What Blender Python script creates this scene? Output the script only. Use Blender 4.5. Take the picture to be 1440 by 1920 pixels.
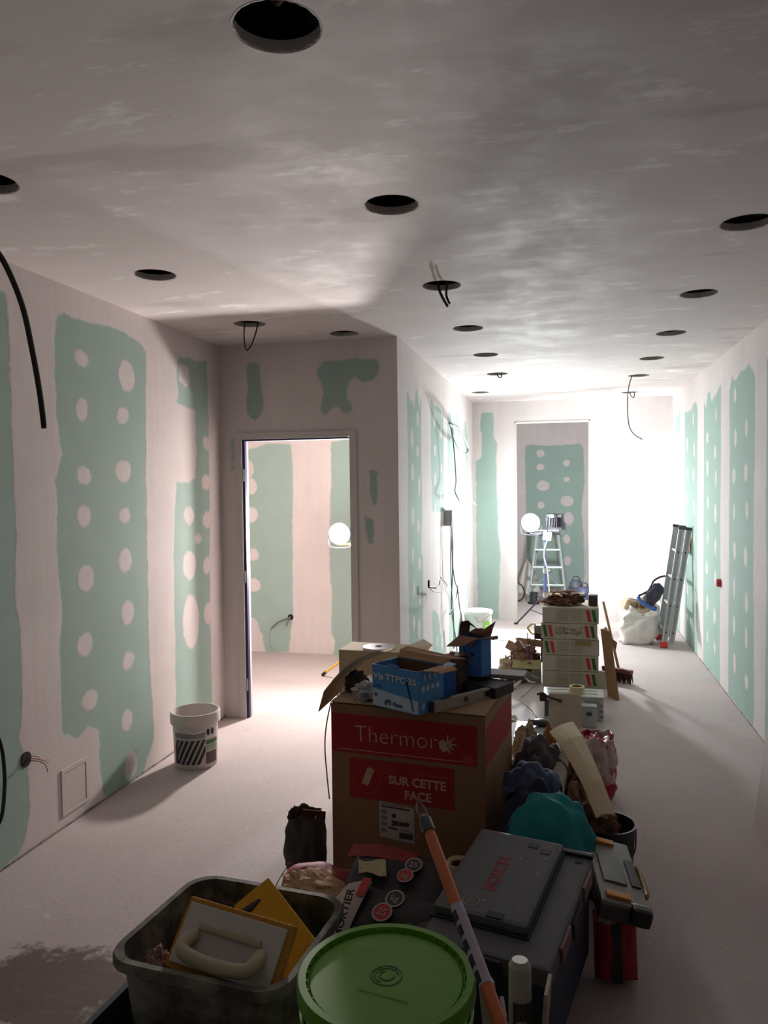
import bpy, bmesh, math, random
import numpy as np
from mathutils import Vector, Matrix, noise, Euler
from mathutils.geometry import tessellate_polygon
random.seed(7)
for o in list(bpy.data.objects): bpy.data.objects.remove(o)
SC = bpy.context.scene; COL = SC.collection

# ------------------------------------------------------------------ camera
H, CH, F = 2.75, 1.71, 1450.0            # ceiling height, eye height, focal length in px of a 1440x1920 frame
YAW, PITCH, ROLL = .2292, .0339, -.0118
_f = Vector((-math.sin(YAW)*math.cos(PITCH), math.cos(YAW)*math.cos(PITCH), -math.sin(PITCH)))
_r0 = Vector((math.cos(YAW), math.sin(YAW), 0)); _u0 = _r0.cross(_f)
_r = math.cos(ROLL)*_r0 + math.sin(ROLL)*_u0; _u = -math.sin(ROLL)*_r0 + math.cos(ROLL)*_u0
cam = bpy.data.cameras.new('camera'); co = bpy.data.objects.new('camera', cam); COL.objects.link(co)
cam.sensor_fit = 'VERTICAL'; cam.sensor_height = 24; cam.lens = F/1920*24; cam.clip_start = .05
co.matrix_world = Matrix(((_r.x,_u.x,-_f.x,0),(_r.y,_u.y,-_f.y,0),(_r.z,_u.z,-_f.z,CH),(0,0,0,1)))
SC.camera = co
EYE = Vector((0,0,CH))
def survey(px, py, ax, val):
    """where the sight line through a photo pixel meets a real plane of the place (floor, shelf height, wall)"""
    d = _r*(px-720) - _u*(py-960) + _f*F
    i = 'xyz'.index(ax); t = (val-EYE[i])/d[i]
    return EYE + d*t
def Z(px, py, z=0.0): return survey(px, py, 'z', z)
def Y(px, py, y): return survey(px, py, 'y', y)

# ------------------------------------------------------------------ world and exposure
w = bpy.data.worlds.new('world'); SC.world = w; w.use_nodes = True
w.node_tree.nodes['Background'].inputs[0].default_value = (.9, .93, 1, 1)
w.node_tree.nodes['Background'].inputs[1].default_value = .02
vs = SC.view_settings; vs.view_transform = 'Standard'; vs.look = 'None'; vs.gamma = 1; vs.use_curve_mapping = False
vs.exposure = 0.66
LAMP_ROOM, LAMP_FAR_A, LAMP_FAR_B = 44, 60, 48   # watts: lamp behind the door, the two heads of the corridor stand

# ------------------------------------------------------------------ materials
def lin(c): return tuple(((v/255)/12.92 if v/255 <= .04045 else ((v/255+.055)/1.055)**2.4) for v in c) + (1,)
MATS = {}
def N(t, kind, **kw):
    n = t.nodes.new(kind)
    for k, v in kw.items():
        if k in n.inputs: n.inputs[k].default_value = v
        else: setattr(n, k, v)
    return n
def mat(name, c, rough=.8, metal=0, var=.10, scale=14, bump=0, alpha=1, trans=0, c2=None, mixscale=6, mixat=.5, mixw=.1, emit=0, spec=.5):
    """painted / raw surface: base colour with a little grain, optional second colour in patches (dust, plaster, dirt)"""
    if name in MATS: return MATS[name]
    m = bpy.data.materials.new(name); m.use_nodes = True; t = m.node_tree; L = t.links.new
    p = t.nodes['Principled BSDF']
    p.inputs['Roughness'].default_value = rough; p.inputs['Metallic'].default_value = metal
    p.inputs['Specular IOR Level'].default_value = spec
    tc = N(t, 'ShaderNodeTexCoord'); nz = N(t, 'ShaderNodeTexNoise', Scale=scale, Detail=5, Roughness=.6)
    L(tc.outputs['Object'], nz.inputs['Vector'])
    hsv = N(t, 'ShaderNodeHueSaturation', Color=lin(c)); mr = N(t, 'ShaderNodeMapRange')
    mr.inputs['From Min'].default_value = .25; mr.inputs['From Max'].default_value = .75
    mr.inputs['To Min'].default_value = 1-var; mr.inputs['To Max'].default_value = 1+var
    L(nz.outputs['Fac'], mr.inputs['Value']); L(mr.outputs[0], hsv.inputs['Value'])
    out = hsv.outputs[0]
    if c2:
        n2 = N(t, 'ShaderNodeTexNoise', Scale=mixscale, Detail=6, Roughness=.65); L(tc.outputs['Object'], n2.inputs['Vector'])
        m2 = N(t, 'ShaderNodeMapRange'); m2.inputs['From Min'].default_value = mixat; m2.inputs['From Max'].default_value = mixat+mixw
        L(n2.outputs['Fac'], m2.inputs['Value'])
        mx = N(t, 'ShaderNodeMix', data_type='RGBA'); L(m2.outputs[0], mx.inputs['Factor'])
        L(out, mx.inputs[6]); mx.inputs[7].default_value = lin(c2); out = mx.outputs[2]
    L(out, p.inputs['Base Color'])
    if bump:
        b = N(t, 'ShaderNodeBump', Strength=bump, Distance=.01); L(nz.outputs['Fac'], b.inputs['Height']); L(b.outputs[0], p.inputs['Normal'])
    p.inputs['Alpha'].default_value = alpha; p.inputs['Transmission Weight'].default_value = trans
    if emit: p.inputs['Emission Color'].default_value = lin(c); p.inputs['Emission Strength'].default_value = emit
    MATS[name] = m; return m

def plaster_mat(name, green, white, streak=.12):
    """plasterboard with joint compound: 'filler' holds the distance to the edge of the coat (m, + = coated)"""
    m = bpy.data.materials.new(name); m.use_nodes = True; t = m.node_tree; L = t.links.new
    p = t.nodes['Principled BSDF']; p.inputs['Roughness'].default_value = .85; p.inputs['Specular IOR Level'].default_value = .2
    at = N(t, 'ShaderNodeAttribute', attribute_name='filler'); tc = N(t, 'ShaderNodeTexCoord')
    def noise_(sc, det, vec=None):
        n = N(t, 'ShaderNodeTexNoise', Scale=sc, Detail=det, Roughness=.6); L(vec or tc.outputs['Object'], n.inputs['Vector']); return n.outputs['Fac']
    def math_(op, a, b):
        n = N(t, 'ShaderNodeMath', operation=op)
        for i, v in enumerate((a, b)):
            if isinstance(v, (int, float)): n.inputs[i].default_value = v
            else: L(v, n.inputs[i])
        return n.outputs[0]
    n1 = math_('MULTIPLY', math_('SUBTRACT', noise_(9, 3), .5), .045)
    n2 = math_('MULTIPLY', math_('SUBTRACT', noise_(45, 4), .5), .018)
    sd = math_('ADD', at.outputs['Fac'], math_('ADD', n1, n2))
    mr = N(t, 'ShaderNodeMapRange', interpolation_type='SMOOTHSTEP'); mr.inputs['From Min'].default_value = -.010; mr.inputs['From Max'].default_value = .012
    L(sd, mr.inputs['Value'])
    mp = N(t, 'ShaderNodeMapping'); mp.inputs['Scale'].default_value = (14, 14, 1.2); L(tc.outputs['Object'], mp.inputs['Vector'])
    st = noise_(1.3, 5, mp.outputs[0])                       # long vertical trowel strokes
    thin = N(t, 'ShaderNodeMapRange'); thin.inputs['From Min'].default_value = .30; thin.inputs['From Max'].default_value = .62
    thin.inputs['To Min'].default_value = .86; thin.inputs['To Max'].default_value = 1; L(st, thin.inputs['Value'])
    fac = math_('MULTIPLY', mr.outputs[0], thin.outputs[0])
    g = N(t, 'ShaderNodeMix', data_type='RGBA'); g.inputs[6].default_value = lin(green); g.inputs[7].default_value = lin([v*.93 for v in green]); L(noise_(5, 4), g.inputs['Factor'])
    wv = N(t, 'ShaderNodeMix', data_type='RGBA'); wv.inputs[6].default_value = lin(white); wv.inputs[7].default_value = lin([v*(1-streak) for v in white]); L(noise_(2.2, 6), wv.inputs['Factor'])
    mx = N(t, 'ShaderNodeMix', data_type='RGBA'); L(fac, mx.inputs['Factor']); L(g.outputs[2], mx.inputs[6]); L(wv.outputs[2], mx.inputs[7])
    L(mx.outputs[2], p.inputs['Base Color'])
    b = N(t, 'ShaderNodeBump', Strength=.25, Distance=.004); L(math_('ADD', mr.outputs[0], math_('MULTIPLY', st, .6)), b.inputs['Height']); L(b.outputs[0], p.inputs['Normal'])
    return m

# ------------------------------------------------------------------ mesh helpers
def tag(o, label=None, cat=None, group=None, kind=None):
    for k, v in (('label', label), ('category', cat), ('group', group), ('kind', kind)):
        if v: o[k] = v
    return o
def thing(name, label, cat, loc=(0,0,0), rz=0, group=None, rot=None):
    o = bpy.data.objects.new(name, None); COL.objects.link(o); o.empty_display_size = .1
    o.location = loc; o.rotation_euler = rot if rot else (0,0,rz)
    return tag(o, label, cat, group)
class B:
    """collects shapes into one bmesh"""
    def __init__(s): s.bm = bmesh.new(); s.M = Matrix()
    def at(s, loc=(0,0,0), rot=(0,0,0)): s.M = Matrix.LocRotScale(Vector(loc), Euler(rot), None); return s
    def V(s, p): return s.bm.verts.new(s.M @ Vector(p))
    def F(s, vs):
        try: return s.bm.faces.new(vs)
        except ValueError: return None
    def box(s, c, d, bev=0, rot=(0,0,0), taper=1):
        R = Euler(rot).to_matrix(); vs = []
        for z in (-1, 1):
            k = taper if z < 0 else 1
            for x, y in ((-1,-1),(1,-1),(1,1),(-1,1)):
                vs.append(s.V(Vector(c) + R @ Vector((x*d[0]/2*k, y*d[1]/2*k, z*d[2]/2))))
        fs = [s.F([vs[i] for i in q]) for q in ((3,2,1,0),(4,5,6,7),(0,1,5,4),(1,2,6,5),(2,3,7,6),(3,0,4,7))]
        if bev:
            es = {e for f in fs for e in f.edges}
            bmesh.ops.bevel(s.bm, geom=list(es), offset=bev, segments=2, affect='EDGES', profile=.6)
        return s
    def ring(s, c, ax, r, n):
        ax = Vector(ax).normalized(); a = ax.orthogonal().normalized(); b = ax.cross(a)
        return [s.V(Vector(c) + (a*math.cos(2*math.pi*i/n) + b*math.sin(2*math.pi*i/n))*r) for i in range(n)]
    def bridge(s, A, C):
        n = len(A)
        for i in range(n): s.F([A[i], A[(i+1)%n], C[(i+1)%n], C[i]])
    def cyl(s, p, q, r, r2=None, n=16, cap=True):
        d = Vector(q)-Vector(p); A = s.ring(p, d, r, n); C = s.ring(q, d, r if r2 is None else r2, n); s.bridge(A, C)
        if cap: s.F(A[::-1]); s.F(C)
        return s
    def lathe(s, prof, n=40, c=(0,0,0), cap0=False, cap1=False):
        rs = [[s.V((c[0]+r*math.cos(2*math.pi*i/n), c[1]+r*math.sin(2*math.pi*i/n), c[2]+z)) for i in range(n)] for r, z in prof]
        for a, b in zip(rs, rs[1:]): s.bridge(a, b)
        if cap0: s.F(rs[0][::-1])
        if cap1: s.F(rs[-1])
        return s
    def tube(s, pts, r, n=8, sub=6, cap=True):
        P = [Vector(p) for p in pts]
        if sub > 1 and len(P) > 2:
            Q = []
            for i in range(len(P)-1):
                a, b, c, d = P[max(i-1,0)], P[i], P[i+1], P[min(i+2,len(P)-1)]
                for k in range(sub):
                    t = k/sub; Q.append(.5*((2*b)+(c-a)*t+(2*a-5*b+4*c-d)*t*t+(3*b-a-3*c+d)*t**3))
            P = Q+[P[-1]]
        rings = []; up = None
        for i, p in enumerate(P):
            d = (P[min(i+1,len(P)-1)]-P[max(i-1,0)])
            d = d.normalized() if d.length > 1e-9 else Vector((0,0,1))
            up = d.orthogonal().normalized() if up is None else (up-d*up.dot(d)).normalized()
            b = d.cross(up); rr = r[min(int(i*len(r)/len(P)),len(r)-1)] if isinstance(r,(list,tuple)) else r
            rings.append([s.V(p+(up*math.cos(2*math.pi*k/n)+b*math.sin(2*math.pi*k/n))*rr) for k in range(n)])
        for a, b in zip(rings, rings[1:]): s.bridge(a, b)
        if cap: s.F(rings[0][::-1]); s.F(rings[-1])
        return s
    def slab(s, pts, off):
        """closed polygon of 3D points given a thickness vector"""
        off = Vector(off); A = [s.V(p) for p in pts]; C = [s.V(Vector(p)+off) for p in pts]
        s.F(A[::-1]); s.F(C); s.bridge(A, C); return s
    def sheet(s, rows, th=.004):
        """grid of 3D points (rows of equal length) thickened along its own normals"""
        R = [[Vector(p) for p in r] for r in rows]; nr, nc = len(R), len(R[0]); T, U = [], []
        for i in range(nr):
            a, b = [], []
            for j in range(nc):
                du = R[min(i+1,nr-1)][j]-R[max(i-1,0)][j]; dv = R[i][min(j+1,nc-1)]-R[i][max(j-1,0)]
                nn = du.cross(dv); nn = nn.normalized() if nn.length > 1e-12 else Vector((0,0,1))
                a.append(s.V(R[i][j])); b.append(s.V(R[i][j]-nn*th))
            T.append(a); U.append(b)
        for i in range(nr-1):
            for j in range(nc-1):
                s.F([T[i][j],T[i+1][j],T[i+1][j+1],T[i][j+1]]); s.F([U[i][j],U[i][j+1],U[i+1][j+1],U[i+1][j]])
        for i in range(nr-1):
            s.F([T[i][0],U[i][0],U[i+1][0],T[i+1][0]]); s.F([T[i][-1],T[i+1][-1],U[i+1][-1],U[i][-1]])
        for j in range(nc-1):
            s.F([T[0][j],T[0][j+1],U[0][j+1],U[0][j]]); s.F([T[-1][j],U[-1][j],U[-1][j+1],T[-1][j+1]])
        return s
    def blob(s, c, d, amp=.15, freq=3, seed=0, sub=4, floor=None, fold=0, rot=(0,0,0), soft=1.0):
        """crumpled lump: icosphere pushed in and out by noise, flattened where it lies on something"""
        r = bmesh.ops.create_icosphere(s.bm, subdivisions=sub, radius=1)
        R = Euler(rot).to_matrix(); sv = Vector((seed*3.1, seed*1.7, seed*.9))
        for v in r['verts']:
            n = v.co.normalized(); q = n*freq+sv
            k = 1+amp*noise.noise(q)*1.6+amp*.5*noise.noise(q*2.3)
            if fold: k += soft*fold*(abs(noise.noise(q*1.2+Vector((5,1,2))))-.2) + soft*fold*.45*(abs(noise.noise(q*2.4))-.2)
            p = R @ Vector((n.x*d[0]/2*k, n.y*d[1]/2*k, n.z*d[2]/2*k))
            if floor is not None and p.z + c[2] < floor: p.z = floor - c[2] + .002*noise.noise(q*4)
            v.co = s.M @ (Vector(c)+p)
        return s
    def obj(s, name, m, parent=None, smooth=False, recalc=True):
        if recalc: bmesh.ops.recalc_face_normals(s.bm, faces=s.bm.faces[:])
        me = bpy.data.meshes.new(name); s.bm.to_mesh(me); s.bm.free()
        if smooth:
            for f in me.polygons: f.use_smooth = True
            if smooth != 'all':
                try: me.set_sharp_from_angle(angle=math.radians(40))
                except Exception: pass
        o = bpy.data.objects.new(name, me); COL.objects.link(o); o.parent = parent
        if m: me.materials.append(m)
        return o
def text(s, size, m, parent, loc, rot, name='lettering', bold=.0, align='LEFT', depth=.0006, xs=1):
    c = bpy.data.curves.new(name, 'FONT'); c.body = s; c.size = size; c.extrude = depth; c.align_x = align; c.offset = bold; c.resolution_u = 3
    o = bpy.data.objects.new(name, c); COL.objects.link(o); bpy.context.view_layer.update()
    me = bpy.data.meshes.new_from_object(o.evaluated_get(bpy.context.evaluated_depsgraph_get())); bpy.data.objects.remove(o)
    n = bpy.data.objects.new(name, me); COL.objects.link(n); n.parent = parent; n.location = loc; n.rotation_euler = rot; n.scale = (xs,1,1)
    me.materials.clear(); me.materials.append(m); return n
def copy_tree(o, parent=None):
    c = o.copy(); COL.objects.link(c); c.parent = parent
    for ch in [x for x in bpy.data.objects if x.parent == o and x != c]: copy_tree(ch, c)
    return c

# ------------------------------------------------------------------ signed distances of plaster coats
def sd_poly(U, W, poly):
    P = np.array(poly); d = np.full(U.shape, 1e9); ins = np.zeros(U.shape, bool); n = len(P)
    for i in range(n):
        a, b = P[i], P[(i+1)%n]; e = b-a; px, py = U-a[0], W-a[1]
        t = np.clip((px*e[0]+py*e[1])/max(e@e,1e-12), 0, 1)
        d = np.minimum(d, np.hypot(px-t*e[0], py-t*e[1]))
        if a[1] != b[1]:
            c = ((a[1] > W) != (b[1] > W)) & (U < (b[0]-a[0])*(W-a[1])/(b[1]-a[1])+a[0]); ins ^= c
    return np.where(ins, -d, d)
def coat(U, W, greens, dabs=(), whites=()):
    s = np.full(U.shape, .2)
    for g in greens: s = np.minimum(s, sd_poly(U, W, g))
    for wp in whites: s = np.maximum(s, -sd_poly(U, W, wp))
    for (u, w_, a, b) in dabs:
        near = (abs(U-u) < a*3) & (abs(W-w_) < b*3)
        dd = (1-np.hypot((U-u)/a, (W-w_)/b))*min(a, b); s = np.where(near, np.maximum(s, dd), s)
    return np.clip(s, -.2, .2)
def wall(name, ax, plane, u0, u1, thick, m, fn=None, openings=(), step=.025, z0=0, z1=H, label=None, back0=0):
    """a wall whose visible face is a fine grid in (u,z) carrying the coat distance; thick extends behind the face (signed)"""
    def cuts(a, b, marks):
        ms = sorted({a, b, *[q for q in marks if a < q < b]}); out = [a]
        for p, q in zip(ms, ms[1:]):
            k = max(1, int(math.ceil((q-p)/step))); out += [p+(q-p)*i/k for i in range(1, k+1)]
        return np.array(out)
    us = cuts(u0, u1, [v for o in openings for v in o[:2]]); ws = cuts(z0, z1, [v for o in openings for v in o[2:]])
    U, W = np.meshgrid(us, ws); f = fn(U, W) if fn else np.full(U.shape, .2)
    nu, nw = len(us), len(ws)
    co_ = np.zeros((nw, nu, 3)); iu = 1 if ax == 'x' else 0
    co_[..., iu] = U; co_[..., 2] = W; co_[..., 1-iu] = plane
    verts = [tuple(v) for v in co_.reshape(-1, 3)]; fil = list(f.reshape(-1)); faces = []
    def inside(a, b): return any(o[0] < a < o[1] and o[2] < b < o[3] for o in openings)
    for j in range(nw-1):
        for i in range(nu-1):
            if not inside((us[i]+us[i+1])/2, (ws[j]+ws[j+1])/2):
                faces.append((j*nu+i, j*nu+i+1, (j+1)*nu+i+1, (j+1)*nu+i))
    def block(a, b, c, d):
        k = len(verts)
        for pl in (plane+math.copysign(.001, thick), plane+thick):
            for uu, ww in ((a,c),(b,c),(b,d),(a,d)):
                v = [0,0,ww]; v[iu] = uu; v[1-iu] = pl; verts.append(tuple(v)); fil.append(.2)
        for q in ((0,1,2,3),(7,6,5,4),(0,4,5,1),(1,5,6,2),(2,6,7,3),(3,7,4,0)): faces.append(tuple(k+x for x in q))
    if openings:
        o = openings[0]; block(u0, o[0], z0, z1); block(o[1], u1, z0, z1)
        if o[3] < z1: block(o[0], o[1], o[3], z1)
    else: block(u0+back0, u1, z0, z1)
    me = bpy.data.meshes.new(name); me.from_pydata(verts, [], faces); me.update()
    a = me.attributes.new('filler', 'FLOAT', 'POINT'); a.data.foreach_set('value', np.array(fil, 'f'))
    me.materials.append(m); o = bpy.data.objects.new(name, me); COL.objects.link(o)
    tag(o, kind='structure', label=label); return o

# ================================================================== THE SETTING
XL, XP, XR, YD, YF, YB = -2.47, -1.13, 1.27, 5.30, 9.85, -4.0     # wall planes of hall and corridor
GREEN, WHITE = (161, 184, 175), (226, 215, 213)
M_wall = plaster_mat('plasterboard_coated', GREEN, WHITE)
def onx(pts, x): return [(lambda q: (q.y, q.z))(survey(a, b, 'x', x)) for a, b in pts]
def ony(pts, y): return [(lambda q: (q.x, q.z))(survey(a, b, 'y', y)) for a, b in pts]

# left wall: bare board between filled joints, screw dabs
Lg = [onx([(-60,530),(10,545),(15,600),(20,760),(25,900),(30,1000),(25,1100),(38,1200),(40,1290),(35,1390),(52,1440),(55,1530),(38,1600),(-60,1680)], XL),
      onx([(105,590),(120,588),(150,600),(215,615),(262,640),(273,660),(273,870),(275,1000),(278,1200),(285,1330),(288,1385),(275,1425),(262,1470),(240,1486),(193,1492),(188,1440),(184,1370),(165,1360),(145,1385),(115,1375),(112,1200),(118,1150),(107,1080),(104,900),(115,850),(105,780),(103,680),(102,630)], XL),
      onx([(333,668),(350,672),(388,678),(390,760),(392,850),(393,1000),(395,1200),(398,1322),(330,1345),(328,1200),(325,1050),(330,900),(330,760),(335,735),(330,705)], XL)]
Lw = [onx([(326,755),(366,768),(368,850),(367,898),(340,905),(326,900)], XL), onx([(335,680),(352,690),(357,715),(350,728),(335,715)], XL)]
def dabs(l, x):
    out = []
    for px, py, rx, ry in l:
        c = survey(px, py, 'x', x); e = survey(px+rx, py, 'x', x); t = survey(px, py-ry, 'x', x)
        out.append((c.y, c.z, abs(e.y-c.y), abs(t.z-c.z)))
    return out
Ld = dabs([(152,672,14,16),(237,705,15,30),(152,768,11,22),(229,778,11,16),(157,890,14,18),(231,884,14,21),(157,966,13,20),(233,966,11,16),(160,1085,15,25),(234,1050,12,23),(158,1208,15,23),(239,1148,12,23),(168,1313,15,20),(240,1239,12,17),(238,1350,11,20),(245,1435,11,26),
           (355,967,10,18),(355,1060,12,28),(358,1165,15,52),(388,830,7,12),(386,905,8,14),(388,975,8,16),(388,1060,7,16),(390,1150,7,20),(372,1010,7,10),(352,880,13,26)], XL)
wall('wall_left', 'x', XL, YB, YD, -.12, M_wall, lambda U, W: coat(U, W, Lg+[[(YB,0),(2.1,0),(2.1,2.4),(YB,2.4)]], Ld, Lw))
# wall with the door
Dg = [ony([(464,678),(486,680),(488,720),(494,750),(492,772),(478,790),(463,776),(464,740)], YD),
      ony([(606,676),(706,672),(711,690),(706,710),(690,715),(664,707),(652,722),(650,745),(661,765),(652,776),(640,770),(632,760),(618,770),(606,780),(601,768),(606,735),(603,715),(592,700)], YD),
      ony([(692,880),(706,884),(709,940),(700,950),(694,930)], YD), ony([(432,820),(438,820),(437,880),(434,882)], YD),
      ony([(683,970),(700,975),(702,1020),(690,1020)], YD)]
wall('wall_door', 'y', YD, XL, XP-.001, .10, M_wall, lambda U, W: coat(U, W, Dg), openings=[(-2.30,-1.48,0,2.06)])
# corridor left wall
def strips(x, ranges, z_lo, z_hi, seed, dab=True):
    rnd = random.Random(seed); gs, ds = [], []
    for a, b in ranges:
        top = [(a+(b-a)*i/8, z_hi+rnd.uniform(-.05,.05)+(-.1 if rnd.random() < .25 else 0)) for i in range(9)]
        bot = [(b-(b-a)*i/4, z_lo+rnd.uniform(0,.02)) for i in range(5)]
        le = [(a+rnd.uniform(-.02,.03), z) for z in (.5,1.0,1.5,2.0)]; re = [(b+rnd.uniform(-.03,.02), z) for z in (2.0,1.5,1.0,.5)]
        gs.append(le+top+re+bot)
        if dab and b-a > .35:
            for u in (a+(b-a)*.30, a+(b-a)*.76):
                z = .22+rnd.uniform(0,.1)
                while z < z_hi-.12:
                    ds.append((u+rnd.uniform(-.03,.03), z, rnd.uniform(.035,.06), rnd.uniform(.05,.085))); z += rnd.uniform(.24,.34)
    return gs, ds
pg, pd = strips(XP, [(5.62,6.20),(6.68,7.40),(7.66,8.50),(8.90,9.28)], .0, 2.42, 3)
pw_ = [onx([(808,960),(832,960),(836,1180),(826,1190),(822,1150),(806,1140)], XP), onx([(790,985),(808,985),(808,1040),(790,1040)], XP)]
wall('wall_corridor', 'x', XP, YD, YF, -.10, M_wall, back0=.10, fn= lambda U, W: coat(U, W, pg, pd, pw_))
# end wall with the tall opening
Eg = [ony([(902,774),(924,772),(926,820),(932,830),(930,860),(934,1000),(938,1040),(935,1110),(934,1175),(896,1175),(895,1100),(893,1000),(892,880),(893,864),(903,858),(904,820),(900,800)], YF)]
wall('wall_far', 'y', YF, XP-.1, XR, .16, M_wall, lambda U, W: coat(U, W, Eg), openings=[(-.60,.31,0,2.49)])
# right wall
rg, rd = strips(XR, [(9.22,9.62),(8.06,8.90),(6.92,7.72),(5.74,6.58),(4.60,5.42),(3.4,4.2),(2.2,3.0),(1.0,1.8),(-.2,.6),(-1.4,-.6)], .0, 2.50, 11)
wall('wall_right', 'x', XR, YB, YF, .12, M_wall, lambda U, W: coat(U, W, rg, rd))
wall('wall_back', 'y', YB, XL, XR, -.12, M_wall, step=.2)
# room behind the door
Rg = [ony([(470,842),(500,832),(545,832),(549,870),(548,1000),(549,1150),(541,1222),(497,1224),(493,1190),(470,1160),(455,1160),(455,850)], 7.50),
      ony([(621,828),(665,820),(700,820),(700,1240),(625,1232),(628,1200),(622,1190),(623,1120),(618,1060),(618,980),(621,900)], 7.50)]
def dby(l, y):
    out = []
    for px, py, rx, ry in l:
        c = survey(px, py, 'y', y); e = survey(px+rx, py, 'y', y); t = survey(px, py-ry, 'y', y); out.append((c.x, c.z, abs(e.x-c.x), abs(t.z-c.z)))
    return out
Rd = dby([(470,912,12,15),(470,965,14,14),(474,1040,12,11),(476,1097,13,13),(472,1172,14,14),(466,880,10,16)], 7.50)
wall('wall_room_back', 'y', 7.50, -4.2, XP-.1, .1, M_wall, lambda U, W: coat(U, W, Rg, Rd))
wall('wall_room_left', 'x', -4.2, YD+.1, 7.5, -.1, M_wall, step=.2)
wall('wall_room_front', 'y', YD+.10, -4.2, XL-.12, -.1, M_wall, step=.2)
# room beyond the corridor opening
Fg = [ony([(985,836),(1000,834),(1030,836),(1088,832),(1094,840),(1096,900),(1090,960),(1094,1000),(1096,1080),(1085,1150),(985,1150),(988,1000),(986,920),(985,870)], 12.9)]
Fd = dby([(1013,850,8,7),(1013,876,8,6),(1018,911,12,10),(1014,947,7,7),(1062,868,7,6),(1062,899,6,5),(1063,939,12,10),(1066,972,10,12),(1063,1011,7,9),(1064,1052,7,8)], 12.9)
wall('wall_end_back', 'y', 12.9, -2.4, 2.2, .1, M_wall, lambda U, W: coat(U, W, Fg, Fd))
wall('wall_end_left', 'x', -1.2, YF+.16, 12.9, -.1, M_wall, step=.2)
wall('wall_end_right', 'x', 1.6, YF+.16, 12.9, .1, M_wall, step=.2)

# floor: dusty screed with a damp stain
def floor_mat():
    m = bpy.data.materials.new('dusty_screed'); m.use_nodes = True; t = m.node_tree; L = t.links.new; p = t.nodes['Principled BSDF']
    tc = N(t, 'ShaderNodeTexCoord')
    def nz(sc, det=6, r=.6):
        n = N(t, 'ShaderNodeTexNoise', Scale=sc, Detail=det, Roughness=r); L(tc.outputs['Object'], n.inputs['Vector']); return n.outputs['Fac']
    def mixc(f, a, b):
        x = N(t, 'ShaderNodeMix', data_type='RGBA'); L(f, x.inputs['Factor'])
        for i, v in ((6, a), (7, b)):
            if isinstance(v, tuple): x.inputs[i].default_value = v
            else: L(v, x.inputs[i])
        return x.outputs[2]
    def rng(v, a, b, c=0, d=1):
        x = N(t, 'ShaderNodeMapRange'); L(v, x.inputs['Value'])
        for k, q in zip(('From Min','From Max','To Min','To Max'), (a,b,c,d)): x.inputs[k].default_value = q
        return x.outputs[0]
    base = mixc(nz(1.6), lin((196,184,182)), lin((170,158,156)))
    base = mixc(rng(nz(22, 4), .63, .70, 0, .4), base, lin((212,207,204)))       # plaster dust
    base = mixc(rng(nz(9, 5, .7), .60, .75, 0, .45), base, lin((146,134,124)))    # scuffs
    # damp stain: shape of its own around a point on the left
    c = Z(85, 1855)
    v = N(t, 'ShaderNodeVectorMath', operation='SUBTRACT'); L(tc.outputs['Object'], v.inputs[0]); v.inputs[1].default_value = c
    mp = N(t, 'ShaderNodeMapping'); mp.inputs['Rotation'].default_value = (0,0,-.35); mp.inputs['Scale'].default_value = (2.6,4.2,1); L(v.outputs[0], mp.inputs['Vector'])
    ln = N(t, 'ShaderNodeVectorMath', operation='LENGTH'); L(mp.outputs[0], ln.inputs[0])
    ad = N(t, 'ShaderNodeMath', operation='ADD'); L(ln.outputs['Value'], ad.inputs[0]); L(rng(nz(7, 7, .7), 0, 1, -1.0, 1.0), ad.inputs[1])
    wet = rng(ad.outputs[0], 1.0, .75)
    base = mixc(rng(wet, 0, 1, 0, .85), base, mixc(nz(14), lin((96,74,52)), lin((66,48,40))))
    L(base, p.inputs['Base Color']); p.inputs['Roughness'].default_value = .75; p.inputs['Specular IOR Level'].default_value = .35
    b = N(t, 'ShaderNodeBump', Strength=.15, Distance=.01); L(nz(35, 5), b.inputs['Height']); L(b.outputs[0], p.inputs['Normal'])
    return m
b = B(); b.box((-.9, 4.5, -.05), (7, 17.2, .1)); tag(b.obj('floor', floor_mat()), kind='structure', label='dusty grey screed floor with plaster dust and a damp stain')

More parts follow.
